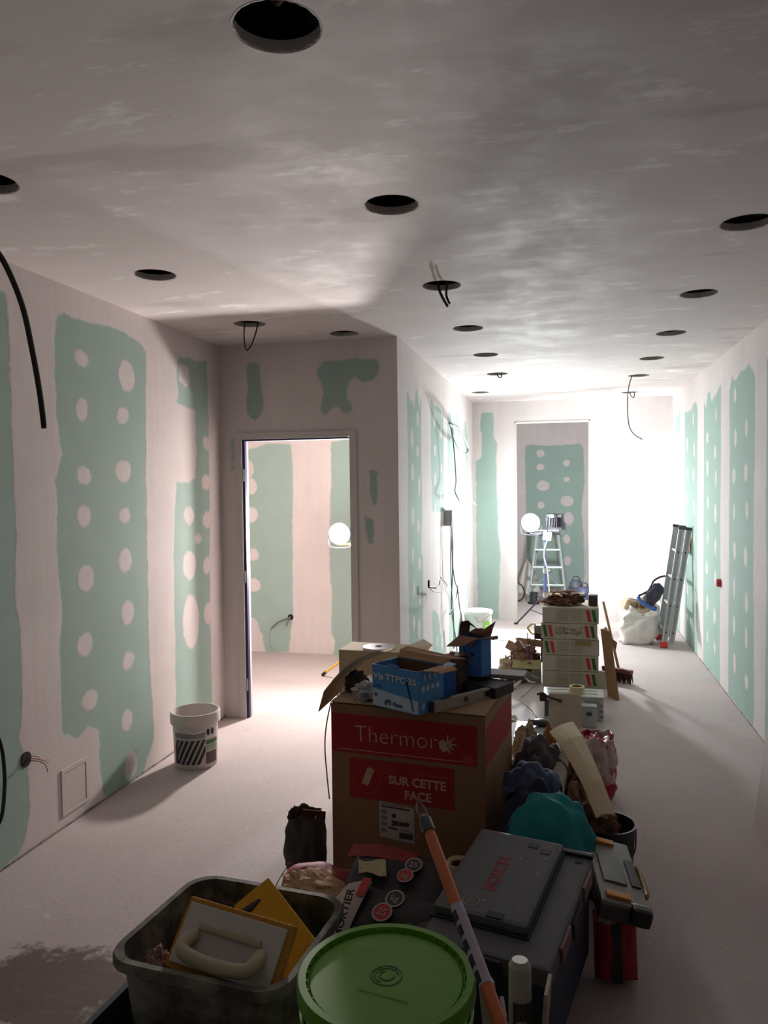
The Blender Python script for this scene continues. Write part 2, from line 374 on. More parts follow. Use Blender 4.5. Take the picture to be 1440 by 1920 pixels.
# ceiling with round downlight cut-outs; void above coloured dark so the holes look unlit
HOLES = [(-.63,1.69),(-1.90,2.28),(-.62,2.84),(.72,3.40),(-1.94,3.46),(-.62,4.04),(.73,4.60),(-1.95,4.65),(-1.46,5.12),(-.62,5.18),(.73,5.75),(-.61,6.27),(.72,6.86),(-.61,7.38),(.71,7.92),(-.92,8.80),(.74,9.36)]
HR = .102
def ceiling_mat():
    m = bpy.data.materials.new('skimmed_ceiling'); m.use_nodes = True; t = m.node_tree; L = t.links.new; p = t.nodes['Principled BSDF']
    tc = N(t, 'ShaderNodeTexCoord')
    def nz(sc, det=6, r=.6, s=(1,1,1)):
        mp = N(t, 'ShaderNodeMapping'); mp.inputs['Scale'].default_value = s; L(tc.outputs['Object'], mp.inputs['Vector'])
        n = N(t, 'ShaderNodeTexNoise', Scale=sc, Detail=det, Roughness=r); L(mp.outputs[0], n.inputs['Vector']); return n.outputs['Fac']
    def rng(v, a, b, c=0, d=1):
        x = N(t, 'ShaderNodeMapRange'); L(v, x.inputs['Value'])
        for k, q in zip(('From Min','From Max','To Min','To Max'), (a,b,c,d)): x.inputs[k].default_value = q
        return x.outputs[0]
    def mixc(f, a, bb):
        x = N(t, 'ShaderNodeMix', data_type='RGBA'); L(f, x.inputs['Factor'])
        for i, v in ((6, a), (7, bb)):
            if isinstance(v, tuple): x.inputs[i].default_value = v
            else: L(v, x.inputs[i])
        return x.outputs[2]
    base = mixc(nz(1.3, 6, .6, (1,2.2,1)), lin((214,205,203)), lin((194,185,183)))
    base = mixc(rng(nz(2.4, 7, .72, (1,2.5,1)), .57, .66, 0, .7), base, lin((238,234,232)))   # fresh skim
    base = mixc(rng(nz(1.1, 5, .5, (1,3,1)), .58, .66, 0, .55), base, lin((172,162,160)))      # board showing through
    L(base, p.inputs['Base Color']); p.inputs['Specular IOR Level'].default_value = .16
    L(rng(nz(3, 6, .7), .4, .7, .75, .55), p.inputs['Roughness'])
    bp = N(t, 'ShaderNodeBump', Strength=.2, Distance=.006); L(nz(6, 7, .65, (1,2,1)), bp.inputs['Height']); L(bp.outputs[0], p.inputs['Normal'])
    return m
def ceiling():
    loops = [[Vector((-4.4,YB-.1,H)), Vector((2.3,YB-.1,H)), Vector((2.3,13.1,H)), Vector((-4.4,13.1,H))]]
    k = 40
    for x, y in HOLES: loops.append([Vector((x+HR*math.cos(2*math.pi*i/k), y+HR*math.sin(2*math.pi*i/k), H)) for i in range(k)])
    tris = tessellate_polygon(loops); verts = [v for l in loops for v in l]; n = len(verts)
    V = [tuple(v) for v in verts] + [(v.x, v.y, v.z+.026) for v in verts]
    Fc = [tuple(t) for t in tris] + [tuple(i+n for i in t[::-1]) for t in tris]; off = 0
    for l in loops:
        for i in range(len(l)): a, c = off+i, off+(i+1) % len(l); Fc.append((a, c, c+n, a+n))
        off += len(l)
    me = bpy.data.meshes.new('ceiling'); me.from_pydata(V, [], Fc); me.update(); me.materials.append(ceiling_mat())
    bm_ = bmesh.new(); bm_.from_mesh(me); bmesh.ops.recalc_face_normals(bm_, faces=bm_.faces[:]); bm_.to_mesh(me); bm_.free()
    o = bpy.data.objects.new('ceiling', me); COL.objects.link(o)
    return tag(o, kind='structure', label='flat skimmed ceiling pierced by round downlight holes')
CEIL = ceiling()
b = B(); b.box((-1.05, 4.55, H+.5), (6.7, 17.3, .05)); b.box((-1.05,YB-.1,H+.25),(6.7,.05,.5)); b.box((-1.05,13.1,H+.25),(6.7,.05,.5)); b.box((-4.4,4.55,H+.25),(.05,17.3,.5)); b.box((2.3,4.55,H+.25),(.05,17.3,.5))
VOID = b.obj('ceiling_void', mat('dark_void', (26,22,21), .95), CEIL)
# torn paper rims of the cut-outs
M_rim = mat('cut_board_edge', (196,188,182), .95, bump=.6, scale=60)
rim = None
for i, (x, y) in enumerate(HOLES):
    if rim is None:
        b = B(); k = 48
        a = [b.V((math.cos(2*math.pi*j/k)*(HR+.0015), math.sin(2*math.pi*j/k)*(HR+.0015), -.0006)) for j in range(k)]
        c = [b.V((math.cos(2*math.pi*j/k)*(HR-.002-.004*random.random()), math.sin(2*math.pi*j/k)*(HR-.002-.004*random.random()), .002)) for j in range(k)]
        d = [b.V((math.cos(2*math.pi*j/k)*(HR-.001), math.sin(2*math.pi*j/k)*(HR-.001), .030)) for j in range(k)]
        b.bridge(a, c); b.bridge(c, d); rim = b.obj('downlight_hole_rim', M_rim, CEIL); o = rim
    else: o = rim.copy(); COL.objects.link(o); o.parent = CEIL
    o.location = (x, y, H); o.rotation_euler = (0, 0, i*.7)

# metal door frame of the left opening
def door_frame():
    M_f = mat('primed_steel_frame', (196,190,186), .55, var=.06, c2=(150,160,158), mixscale=9, mixat=.62)
    b = B()
    x0, x1, zt = -2.30, -1.48, 2.06
    for y0, y1 in ((YD-.012, YD+.112),):
        b.box(((x0-.05+x0)/2+.0, (y0+y1)/2, (zt+.045)/2), (.05, y1-y0, zt+.045)); b.box(((x1+x1+.05)/2, (y0+y1)/2, (zt+.045)/2), (.05, y1-y0, zt+.045)); b.box(((x0+x1)/2, (y0+y1)/2, zt+.0225), (x1-x0, y1-y0, .045))
    b.box((x0+.006, YD+.06, zt/2), (.012, .035, zt)); b.box((x1-.006, YD+.06, zt/2), (.012, .035, zt)); b.box(((x0+x1)/2, YD+.06, zt-.006), (x1-x0, .035, .012))
    o = tag(b.obj('door_1', M_f), kind='structure', label='pale steel frame of the open doorway without a leaf')
    s = B(); s.box((x0+.009, YD+.024, zt/2), (.018, .034, zt)); s.box(((x0+x1)/2, YD+.024, zt-.006), (x1-x0-.036, .034, .012))
    s.obj('rubber_seal', mat('navy_seal', (44,46,88), .6), o)
    h = B()
    for z in (.25, 1.05, 1.80): h.box((x0+.007, YD+.005, z), (.014, .02, .09), .002)
    h.obj('hinge_leaf', mat('steel', (160,160,162), .4, .8), o)
door_frame()
# open joint between boards and screed along the walls
M_gap = mat('raw_joint', (150,138,132), .95, var=.25, scale=18, c2=(98,86,80), mixscale=14, mixat=.5)
for i, (x, y0, y1, s_) in enumerate(((XL, YB, YD, 1), (XR, YB, YF, -1), (XP, YD, YF, 1))):
    b = B(); n = 60; rnd_ = random.Random(40+i)
    b.sheet([[(x+s_*(.003+.002*(z > 0)*0), y0+(y1-y0)*k/n, z*(.006+.006*rnd_.random())+.001) for k in range(n+1)] for z in (0, 1)], .002)
    tag(b.obj('trim_%d' % (i+2), M_gap), kind='structure', label=('ragged dark joint at the foot of the left wall','ragged dark joint at the foot of the right wall','ragged dark joint at the foot of the corridor wall')[i])
# plaster frame around the tall opening at the corridor end
b = B()
for x in (-.60, .31): b.box((x+(.006 if x < 0 else -.006), YF+.08, 1.245), (.012, .17, 2.49))
b.box((-.145, YF+.08, 2.484), (.91, .17, .012))
tag(b.obj('trim_1', mat('corner_bead', (206,200,198), .8)), kind='structure', label='plastered reveal of the tall opening at the corridor end')
# plasterboard sheet leaning against the right wall
b = B(); c0, c1 = Vector((.925,4.16,.0)), Vector((.925,1.66,.0)); lean = Vector((.31,0,2.48)); nn = Vector((.012,0,-.0015))
b.slab([c0, c1, c1+lean, c0+lean], nn)
tag(b.obj('plasterboard_sheet', mat('board_face', (206,195,193), .85, var=.03)), 'large pale plasterboard sheet leaning against the right wall', 'board')

# ================================================================== WORK LAMPS (the light of the place)
def area(name, loc, target, size, watts, col, parent=None, shape='DISK', spread=math.pi):
    l = bpy.data.lights.new(name, 'AREA'); l.energy = watts; l.color = col; l.shape = shape; l.size = size; l.spread = spread
    o = bpy.data.objects.new(name, l); COL.objects.link(o); o.location = loc
    o.rotation_euler = (Vector(target)-Vector(loc)).to_track_quat('-Z','Y').to_euler(); o.parent = parent
    return o
M_alu = mat('aluminium', (176,178,180), .35, .9, var=.05)
M_black = mat('black_plastic', (26,25,27), .5, var=.15)
M_dark = mat('dark_housing', (62,62,72), .5, var=.1)
M_whitep = mat('white_plastic', (222,220,216), .45, var=.03)
M_cardb = mat('kraft_cardboard', (166,132,98), .9, var=.08, scale=30)
M_cardd = mat('brown_cardboard', (112,78,58), .9, var=.12, scale=24)
M_paper = mat('beige_paper', (196,176,146), .9, var=.06)
M_wire = mat('black_cable', (24,20,20), .55)
M_wirew = mat('white_cable', (205,203,198), .5)
M_wireg = mat('grey_cable', (104,104,100), .6)

def lens_mat(name, col, strength):
    m = bpy.data.materials.new(name); m.use_nodes = True; t = m.node_tree; p = t.nodes['Principled BSDF']
    p.inputs['Emission Color'].default_value = (*col, 1); p.inputs['Emission Strength'].default_value = strength
    return m
def lamp_head(parent, loc, target, r, watts, col, name, round_=True, w=.22, h=.19):
    """floodlight head: housing with cooling fins, rim, lit glass and bracket, aimed at a point"""
    q = (Vector(target)-Vector(loc)).to_track_quat('Y','Z').to_euler()
    hd = bpy.data.objects.new(name, None)
    b = B().at(loc, q)
    if round_: b.cyl((0,-.07,0),(0,-.02,0), r*.72, r*1.0, 28); b.cyl((0,-.02,0),(0,.004,0), r*1.08, r*1.08, 28)
    else:
        b.box((0,-.03,0),(w,.06,h),.012); b.box((0,-.075,0),(w*.7,.04,h*.6),.008)
    ho = b.obj('housing', M_dark, parent, smooth=True)
    if not round_:
        f = B().at(loc, q)
        for i in range(7): f.box((-w*.3+i*w*.1,-.10,0),(.004,.03,h*.6))
        f.obj('cooling_fin', M_dark, ho)
        g = B().at(loc, q); g.box((0,-.102,h*.40),(.05,.004,.03)); g.obj('rating_label', M_whitep, ho)
    l = B().at(loc, q)
    if round_: l.lathe([(r*.99,.0),(r*.9,.010),(r*.5,.02),(.001,.022)], 32); 
    if round_:
        l2 = B(); l2.bm.free(); bm = l.bm
        Mx = Matrix.LocRotScale(Vector(loc), q, None); Rz = Mx @ Matrix.Rotation(-math.pi/2, 4, 'X') @ Mx.inverted()
        bmesh.ops.transform(bm, matrix=Rz, verts=bm.verts[:]); bmesh.ops.translate(bm, verts=bm.verts[:], vec=(Vector(target)-Vector(loc)).normalized()*.005)
    else: l.box((0,.004,0),(w*.88,.006,h*.82),.002)
    l.obj('lit_glass', lens_mat('lit_glass_'+name, col, 14), parent, smooth=True)
    y = B().at(loc, q); ww = (r*1.15 if round_ else w/2+.012)
    y.tube([(-ww,-.02,0),(-ww,-.02,-ww*.6),(-ww*.8,-.02,-ww*1.15),(ww*.8,-.02,-ww*1.15),(ww,-.02,-ww*.6),(ww,-.02,0)], .006, 6, 3)
    y.obj('bracket', M_dark, parent, smooth=True)
    d = (Vector(target)-Vector(loc)).normalized()
    o = area('work_light_'+name, Vector(loc)+d*.04, target, (r*1.8 if round_ else w*.8), watts, col, parent)
    return o

# --- lamp in the room behind the door, on a yellow tripod
LR = Vector((-1.775, 6.42, 0))
t = thing('work_lamp', 'glowing work lamp on yellow tripod in the room behind the doorway', 'lamp', LR)
M_yel = mat('yellow_paint', (226,178,52), .45, var=.05)
b = B(); b.cyl((0,0,.22),(0,0,1.20),.014,n=12); b.cyl((0,0,.45),(0,0,.5),.02,n=12); b.obj('pole', M_yel, t, True)
for a in (2.64, 4.6, .5):
    d = Vector((math.cos(a), math.sin(a), 0))
    b = B(); b.cyl(d*.02+Vector((0,0,.27)), d*.38+Vector((0,0,.03)), .011, n=10); lg = b.obj('leg', M_yel, t, True)
    b = B(); b.cyl(d*.36+Vector((0,0,.044)), d*.405+Vector((0,0,.011)), .015, n=10); b.obj('rubber_foot', M_black, lg, True)
    b = B(); b.cyl(Vector((0,0,.12)), d*.17+Vector((0,0,.16)), .007, n=8); b.obj('brace', M_yel, lg, True)
b = B(); b.cyl((0,0,.10),(0,0,.14),.018,n=12); b.obj('collar', M_black, t, True)
b = B(); b.cyl((0,0,.25),(0,0,.30),.024,n=12); b.obj('collar', M_black, t, True)
b = B(); b.tube([(0,0,1.20),(-.03,0,1.21),(-.115,-.02,1.21)], .010, 8, 3); b.obj('side_arm', M_yel, t, 'all')
lamp_head(t, (-.115,-.02,1.30), (-.055,-1.95,1.32), .088, LAMP_ROOM, (1,.905,.88), 'room')
pl = bpy.data.lights.new('work_light_room_dome', 'POINT'); pl.energy = 40; pl.shadow_soft_size = .08; pl.color = (1,.95,.89)   # point light added to brighten the room around the lamp
po = bpy.data.objects.new('work_light_room_dome', pl); COL.objects.link(po); po.parent = t; po.location = (-.11,-.12,1.32)

# --- double-headed stand at the corridor end
SX = Y(1022,1100,9.25).x; ST = Vector((SX, 9.25, 0))
t = thing('lamp_stand', 'blue-grey tripod stand with two floodlights before the far opening', 'lamp', ST)
M_bl = mat('blue_grey_steel', (92,104,150), .45, .2, var=.06)
b = B(); b.cyl((0,0,.12),(0,0,.72),.020,n=14); b.cyl((0,0,.70),(0,0,1.14),.014,n=12); b.obj('pole', M_bl, t, True)
b = B(); b.cyl((0,0,.66),(0,0,.72),.028,n=14); b.cyl((.02,0,.69),(.06,0,.69),.012,n=10); b.obj('clamp', M_alu, t, True)
b = B(); b.cyl((0,0,.38),(0,0,.43),.030,n=14); b.obj('clamp', M_alu, t, True)
for a in (2.55, 4.9, .6):
    d = Vector((math.cos(a), math.sin(a), 0)); b = B(); b.cyl(d*.02+Vector((0,0,.40)), d*.42+Vector((0,0,.015)), .011, n=10); lg = b.obj('leg', M_dark, t, True)
    b = B(); b.cyl(d*.40+Vector((0,0,.022)), d*.45+Vector((0,0,.012)), .012, n=8); b.obj('rubber_foot', M_black, lg, True)
    b = B(); b.cyl((0,0,.16), d*.22+Vector((0,0,.21)), .006, n=8); b.obj('brace', M_dark, lg, True)
b = B(); b.cyl((-.17,0,1.13),(.17,0,1.13),.012,n=10); b.obj('crossbar', M_dark, t, True)
b = B(); b.box((.03,-.035,1.10),(.10,.045,.10),.008, rot=(0,.15,0)); jb = b.obj('socket_box', M_whitep, t)
b = B(); b.tube([(.03,-.06,1.05),(.0,-.07,.95),(-.005,-.07,.85),(.03,-.07,.7),(.05,-.08,.45),(.06,-.09,.2),(.08,-.13,.012),(.2,-.2,.01)], .008, 8); b.obj('power_cord', M_wirew, jb, True)
la = Y(995,980,9.25)-ST; lb = Y(1044,978,9.25)-ST
lamp_head(t, (la.x,-.02,la.z), (la.x-.45,-2.6,la.z-.10), .105, LAMP_FAR_A, (.92,.98,1), 'corridor')
pl = bpy.data.lights.new('work_light_globe', 'POINT'); pl.energy = 27; pl.shadow_soft_size = .09; pl.color = (.92,.98,1)   # the domed glass also throws light sideways
po = bpy.data.objects.new('work_light_globe', pl); COL.objects.link(po); po.parent = t; po.location = (la.x-.02,-.13,la.z)
lamp_head(t, (lb.x,.03,lb.z), (lb.x+.62,.98,lb.z+.10), .1, LAMP_FAR_B, (.93,.98,1), 'wall', round_=False)

# --- wires out of the ceiling holes
def wire(name, label, pts, r, m, cat='cable', sub=6, group=None):
    b = B(); b.tube(pts, r, 8, sub); return tag(b.obj(name, m, None, 'all'), label, cat, group)
def wire_thing(name, label, runs, cat='cable'):
    base = Vector(runs[0][0][0]); t = thing(name, label, cat, base)
    for pts, r, m in runs:
        b = B(); b.tube([Vector(p)-base for p in pts], r, 8); b.obj('strand', m, t, 'all')
    return t
h = (-.62,4.04)
wire_thing('ceiling_cable', 'pair of short dark cable ends poking from a hall ceiling hole', [
    ([(h[0]-.03,h[1],H+.2),(h[0]-.02,h[1],H+.02),(h[0]+.0,h[1]-.01,H-.05),(h[0]+.035,h[1]-.02,H-.115)], .007, M_wire),
    ([(h[0]+.04,h[1],H+.2),(h[0]+.03,h[1],H+.02),(h[0]+.025,h[1],H-.05),(h[0]+.045,h[1]-.02,H-.10)], .006, M_wire)])
h = (-1.95,4.65)
wire('cable_loop', 'thin black cable loop hanging from ceiling hole near the doorway', [(h[0]-.02,h[1],H+.15),(h[0]-.035,h[1],H),(h[0]-.04,h[1],H-.09),(h[0]-.02,h[1]-.01,H-.165),(h[0]+.02,h[1]-.01,H-.12),(h[0]+.055,h[1],H),(h[0]+.06,h[1],H+.15)], .0045, M_wire)
h = (.71,7.92)
wire('ceiling_cable', 'long thin cable dangling from ceiling hole near the far wall', [(h[0],h[1],H+.15),(h[0]-.06,h[1],H+.01),(h[0]-.10,h[1],H-.15),(h[0]-.10,h[1],H-.42),(h[0]-.06,h[1],H-.55),(h[0]+.03,h[1]-.02,H-.62)], .005, M_wireg)
h = (-.61,7.38)
wire('ceiling_cable', 'small cable tip showing in ceiling hole, farthest but one of corridor left row', [(h[0],h[1],H+.12),(h[0],h[1],H),(h[0]+.02,h[1]-.01,H-.035),(h[0]+.04,h[1],H-.02),(h[0]+.045,h[1],H+.1)], .006, M_wireg)
h = (.74,9.36)
wire('ceiling_cable', 'short looped cable end in the ceiling hole closest to far wall', [(h[0],h[1],H+.12),(h[0]+.0,h[1],H),(h[0]+.03,h[1]-.01,H-.06),(h[0]+.05,h[1],H-.03),(h[0]+.03,h[1],H+.1)], .006, M_wireg)
h = (-.63,1.69)
wire('ceiling_cable', 'brownish cable lying inside the nearest and largest ceiling hole', [(h[0]-.08,h[1]+.05,H+.20),(h[0]-.02,h[1]+.03,H+.08),(h[0]+.03,h[1]-.03,H+.05),(h[0]+.05,h[1]+.0,H+.12)], .006, mat('brown_cable', (110,70,45), .6))
wire('conduit', 'thick black conduit hanging free from ceiling beside left wall', [(-1.90,2.28,H+.1),(-1.97,2.20,H-.03), Y(-38,440,2.22), Y(2,482,2.26), Y(40,568,2.30), Y(61,660,2.30), Y(75,740,2.30), Y(83,803,2.30)], .0098, M_wire)
wire('conduit', 'black conduit bowed against left wall at the frame edge', [survey(-60,1290,'x',-2.46), survey(-25,1340,'x',-2.43), survey(0,1390,'x',-2.41), survey(8,1440,'x',-2.40), survey(8,1490,'x',-2.41), survey(0,1540,'x',-2.43), survey(-30,1580,'x',-2.45)], .0085, M_wire)

# --- things on the walls
c = survey(48,1424,'x',XL)
t = thing('socket_hole', 'round black socket hole with thin wires low in left wall', 'socket', c)
b = B(); b.cyl((.0,0,0),(.004,0,0),.036,n=24); b.obj('box_recess', mat('hole_black', (14,12,12), .9), t)
b = B(); b.tube([(.0,.01,0),(.03,.04,-.01),(.05,.07,-.03),(.05,.10,-.05)], .002, 6); b.obj('wire', mat('red_wire', (170,60,60), .5), t)
b = B(); b.tube([(.0,.0,-.01),(.03,.03,-.015),(.05,.07,-.045),(.05,.09,-.09)], .002, 6); b.obj('wire', mat('brown_wire', (90,60,40), .5), t)
b = B(); b.tube([(.0,.015,.01),(.03,.045,.0),(.04,.06,-.02),(.05,.115,-.038)], .002, 6); b.obj('wire', mat('tan_wire', (180,150,90), .5), t)
A4 = [survey(x, y, 'x', XL) for x, y in ((114,1444),(165,1418),(165,1502),(116,1531))]
y0, y1 = (A4[0].y+A4[3].y)/2, (A4[1].y+A4[2].y)/2; z0, z1 = (A4[3].z+A4[2].z)/2, (A4[0].z+A4[1].z)/2
t = thing('access_panel', 'flush square access hatch low in the left wall', 'hatch', (XL, (y0+y1)/2, z0)); W_, H_ = y1-y0, z1-z0
M_hatch = mat('hatch_white', (206,194,191), .7, var=.03)
b = B()
for s in (-1, 1): b.box((.003, s*(W_/2-.011), H_/2),(.006,.022,H_)); b.box((.003,0,H_/2+s*(H_/2-.011)),(.006,W_-.044,.022))
b.obj('frame', M_hatch, t)
b = B(); b.box((.002,0,H_/2),(.004,W_-.052,H_-.052)); b.obj('hatch_door', M_hatch, t)
# socket hole in the room behind
c = Y(545,1157,7.50)
t = thing('socket_hole', 'round socket hole with grey conduit in back wall beyond doorway', 'socket', c)
b = B(); b.cyl((0,0,0),(0,-.004,0),.03,n=20); b.obj('box_recess', mat('hole_black', (14,12,12), .9), t)
b = B(); b.tube([(0,-.0,0),(-.05,-.04,-.02),(-.12,-.05,-.05),(-.19,-.06,-.115)], .008, 8); b.obj('conduit', M_wireg, t, 'all')
b = B(); b.tube([(0,-.0,0),(-.015,-.04,-.04),(-.03,-.05,-.085)], .008, 8); b.obj('conduit', M_wireg, t, 'all')
b = B(); b.tube([(-.19,-.06,-.115),(-.21,-.06,-.2),(-.2,-.06,-.30),(-.17,-.06,-.335)], .002, 6); b.obj('wire', M_wireg, t, 'all')
# red box on right wall
c = survey(1351,1093,'x',XR); t = thing('socket_box', 'small red electrical box set in the right wall', 'socket', c)
b = B(); b.cyl((0,0,0),(-.03,0,0),.036,.033,n=20); b.obj('body', mat('red_plastic', (190,44,58), .45), t, True)
b = B(); b.cyl((-.03,0,0),(-.034,0,0),.026,n=16); b.obj('cap', mat('red_dark', (150,30,44), .5), t, True)
# junction box and cables on the corridor wall
c = survey(835,971,'x',XP); t = thing('junction_box', 'grey junction box fixed on the corridor left wall', 'junction box', c)
b = B(); b.box((.035,0,0),(.07,.16,.15),.008); b.obj('body', mat('grey_box', (180,186,180), .6), t)
b = B(); b.box((.075,0,0),(.012,.17,.16),.005); b.obj('lid', mat('grey_lid', (190,196,190), .55), t)
b = B()
for i in range(3): b.cyl((.05,.08,-.05+i*.05),(.05,.125,-.05+i*.05),.016,n=10)
b.obj('cable_gland', M_whitep, t, True)
px = lambda pts, x=-1.06: [survey(a, e, 'x', x) for a, e in pts]
wire_thing('hanging_cable', 'grey cables drooping from corridor junction box to the floor', [
    (px([(845,975),(846,1000),(848,1050),(848,1090),(846,1130),(850,1170),(855,1200),(857,1222)]), .006, M_wireg),
    (px([(847,980),(849,1020),(849,1060),(853,1090),(858,1105),(862,1140),(867,1165),(871,1182)]), .006, M_wireg),
    (px([(846,985),(845,1040),(846,1090),(850,1150),(851,1180),(851,1215)]), .005, M_wireg)])
wire('hanging_cable', 'loose cable end crossing below the corridor junction box', px([(858,1098),(856,1120),(850,1135),(843,1152)]), .005, M_wire)
wire_thing('cable_outlet', 'black cable stub with two looped wires on corridor wall', [
    (px([(804,1088),(804,1100),(808,1101),(817,1102)],-1.08), .009, M_wire),
    (px([(806,1102),(812,1108),(824,1110),(834,1105),(838,1098),(833,1090),(826,1082)],-1.02), .004, M_wireg),
    (px([(817,1102),(823,1097),(825,1088)],-1.05), .004, M_wire)])
wire('cable_loop', 'white cable loop sticking out high on the corridor wall', px([(843,793),(846,800),(850,818),(862,843),(872,851),(877,843),(872,825),(858,803),(846,795)],-1.0), .012, mat('loop_grey_cable',(150,152,150),.5))
wire('hanging_cable', 'dark cable dangling from the white loop, bent at its end', [survey(844,792,'x',XP)]+px([(845,800),(850,830),(854,880),(855,905),(853,921)],-1.02)+px([(860,937),(866,944),(872,940),(880,938),(887,941),(893,948)],-.98), .0055, M_wireg)

# --- striped bucket by the left wall
def bucket(name, label, loc, r0, r1, h, m, cat='bucket', rz=0, rot=None):
    t = thing(name, label, cat, loc, rz, rot=rot)
    b = B(); b.lathe([(.001,.004),(r0*.97,.004),(r0,.0),(r0+.004,.006),(r1-.004,h*.86),(r1,h*.87),(r1,h-.004),(r1+.003,h),(r1-.005,h),(r1-.008,h*.87),(r0-.004,.012),(.001,.012)], 48)
    bd = b.obj('body', m, t, True); return t, bd
bk = Z(368,1431); M_bk = mat('bucket_white', (206,198,193), .5, var=.06, c2=(180,170,164), mixscale=12, mixat=.6)
r0, r1, hh = .125, .142, .335
t, bd = bucket('bucket', 'white plastic bucket with black diagonal stripes beside the left wall', bk, r0, r1, hh, M_bk)
b = B(); b.lathe([(r1+.001,hh*.80),(r1+.009,hh*.80),(r1+.010,hh*.83),(r1+.010,hh*.97),(r1+.005,hh+.002),(r1-.002,hh+.002)], 48); b.obj('rim', M_bk, t, True)
def on_bucket(a, z, o=.0015):
    r = r0+.004+(r1-r0-.008)*z/(hh*.86)+o; return (r*math.cos(a), r*math.sin(a), z)
va = math.atan2(-bk.y, -bk.x)           # towards the viewer
def wrap(a0, a1, z0, z1, m, name, shear=0, k=10, o=.0015, par=None):
    b = B(); b.sheet([[on_bucket(a0+(a1-a0)*i/k+sh, z, o) for i in range(k+1)] for z, sh in ((z0,0),(z1,shear))], .001); return b.obj(name, m, par or t)
M_blk = mat('print_black', (36,32,34), .6); M_gry = mat('print_grey', (132,128,128), .6); M_grn = mat('print_green', (60,110,70), .6)
lab = wrap(va-1.05, va+.42, .035, .185, mat('print_silver', (176,172,172), .6), 'label')
n_ = 7
for i in range(n_):       # diagonal stripes, clipped to the label
    a0 = va-.98+i*.245; b = B(); s0, s1 = a0-.30, a0+.10
    pts = [(a0-.46+.52*f, .037+.146*f) for f in (0, .25, .5, .75, 1)]
    pts = [(max(va-1.05, min(va+.42, a)), z) for a, z in pts]; pts2 = [(max(va-1.05, min(va+.42, a+.135)), z) for a, z in pts]
    b.sheet([[on_bucket(a+(c-a)*f, z, .0052) for (a, z), (c, _) in zip(pts, pts2)] for f in (0,.33,.67,1)], .001); b.obj('stripe', M_blk, lab)
wrap(va-1.05, va+.42, .195, .225, M_gry, 'grey_band'); 
wrap(va+.47, va+1.15, .03, .10, mat('print_brown', (92,66,62), .6), 'brown_panel'); wrap(va+.47, va+1.15, .15, .175, M_grn, 'green_band'); wrap(va+.47, va+1.15, .11, .14, mat('print_palegreen', (150,170,140), .6), 'pale_band')
for k_, aa in enumerate((.56, .80)):
    b = B(); b.sheet([[on_bucket(va+aa+.07*math.cos(q)*f, .225+.020*math.sin(q)*f, .0045) for q in [i*math.pi/8 for i in range(17)]] for f in (.05, 1)], .0012); b.obj('emblem', M_blk, t)
hd = B(); hd.tube([on_bucket(va-.5, .27, .01), on_bucket(va-.3, .24, .018), on_bucket(va+.0, .232, .02), on_bucket(va+.3,.245,.016), on_bucket(va+.5, .27, .012)], .003, 6); hd.obj('handle', M_whitep, t, 'all')

# ================================================================== BACKGROUND: CORRIDOR END AND ROOM BEYOND
# white rubble sack
def open_sack(name, label, loc, w, d, h, m, seed, inner=None, lean=(0,0), cat='sack', amp=.07, rz=0, mouth=1.0, dip=.0):
    t = thing(name, label, cat, loc, rz); b = B(); n, k = 40, 16; rows = []
    for j in range(k+1):
        f = j/k; z = h*f; row = []
        for i in range(n):
            a = 2*math.pi*i/n; bul = (1+.22*math.sin(math.pi*min(1,f*1.1)))*(1 if f < .8 else 1+(f-.8)*(mouth-1)*5)
            c_, s_ = math.cos(a), math.sin(a); sq = 1/max(abs(c_),abs(s_))**.35
            q = Vector((c_*1.6+seed, s_*1.6, f*3.2)); k_ = 1+amp*2*noise.noise(q*1.3)+amp*1.6*(abs(noise.noise(q*2.6))-.2)
            zz = z + (0 if f < .9 else h*.10*noise.noise(Vector((c_*2+seed, s_*2, 3)))*(f-.9)*10)
            zz -= dip*h*max(0,-s_)*max(0,(f-.55)/.45)
            row.append(Vector((c_*w/2*.82*sq*bul*k_+lean[0]*f, s_*d/2*.82*sq*bul*k_+lean[1]*f, max(.003, zz+.003))))
        rows.append(row)
    rings = [[b.V(p) for p in r] for r in rows]
    for a, c in zip(rings, rings[1:]): b.bridge(a, c)
    b.F(rings[0][::-1]); inn = []
    for j in range(k, int(k*.45), -1):
        cen = sum(rows[j], Vector())/n; inn.append([b.V(cen+(p-cen)*.955+Vector((0,0,-.004 if j == k else 0))) for p in rows[j]])
    b.bridge(rings[-1], inn[0])
    for a, c in zip(inn, inn[1:]): b.bridge(a, c)
    b.F(inn[-1]); b.obj('sack_body', m, t, 'all')
    return t
M_sack = mat('woven_white', (214,210,204), .7, var=.08, scale=9, bump=.4)
ts = open_sack('rubble_sack', 'white woven rubble sack full of waste before the ladder', Z(1196,1208)+Vector((0,.10,0)), .40, .36, .46, M_sack, 2.0, lean=(.06,.04), mouth=.95, dip=.26, amp=.15)
for i, (x, y, z, r, m, w_) in enumerate(((-.05,-.02,.40,(.5,.2,.3),M_paper,.16),(.08,.03,.42,(.3,.5,1.0),M_cardb,.15),(.0,.09,.40,(.9,.1,.4),M_cardb,.14),(.12,-.04,.40,(.2,.9,.2),mat('tan_offcut',(190,140,96),.9),.12),(-.11,.06,.41,(.4,-.5,2.0),M_paper,.14),(.04,-.08,.40,(1.2,.2,.2),M_cardd,.06))):
    b = B(); b.box((x,y,z),(w_,.012,w_*.8),.002,rot=r); b.obj('waste_piece', m, ts)
b = B(); b.blob((.03,.02,.30),(.30,.28,.20),.2,3,5); b.obj('waste_heap', M_paper, ts, 'all')

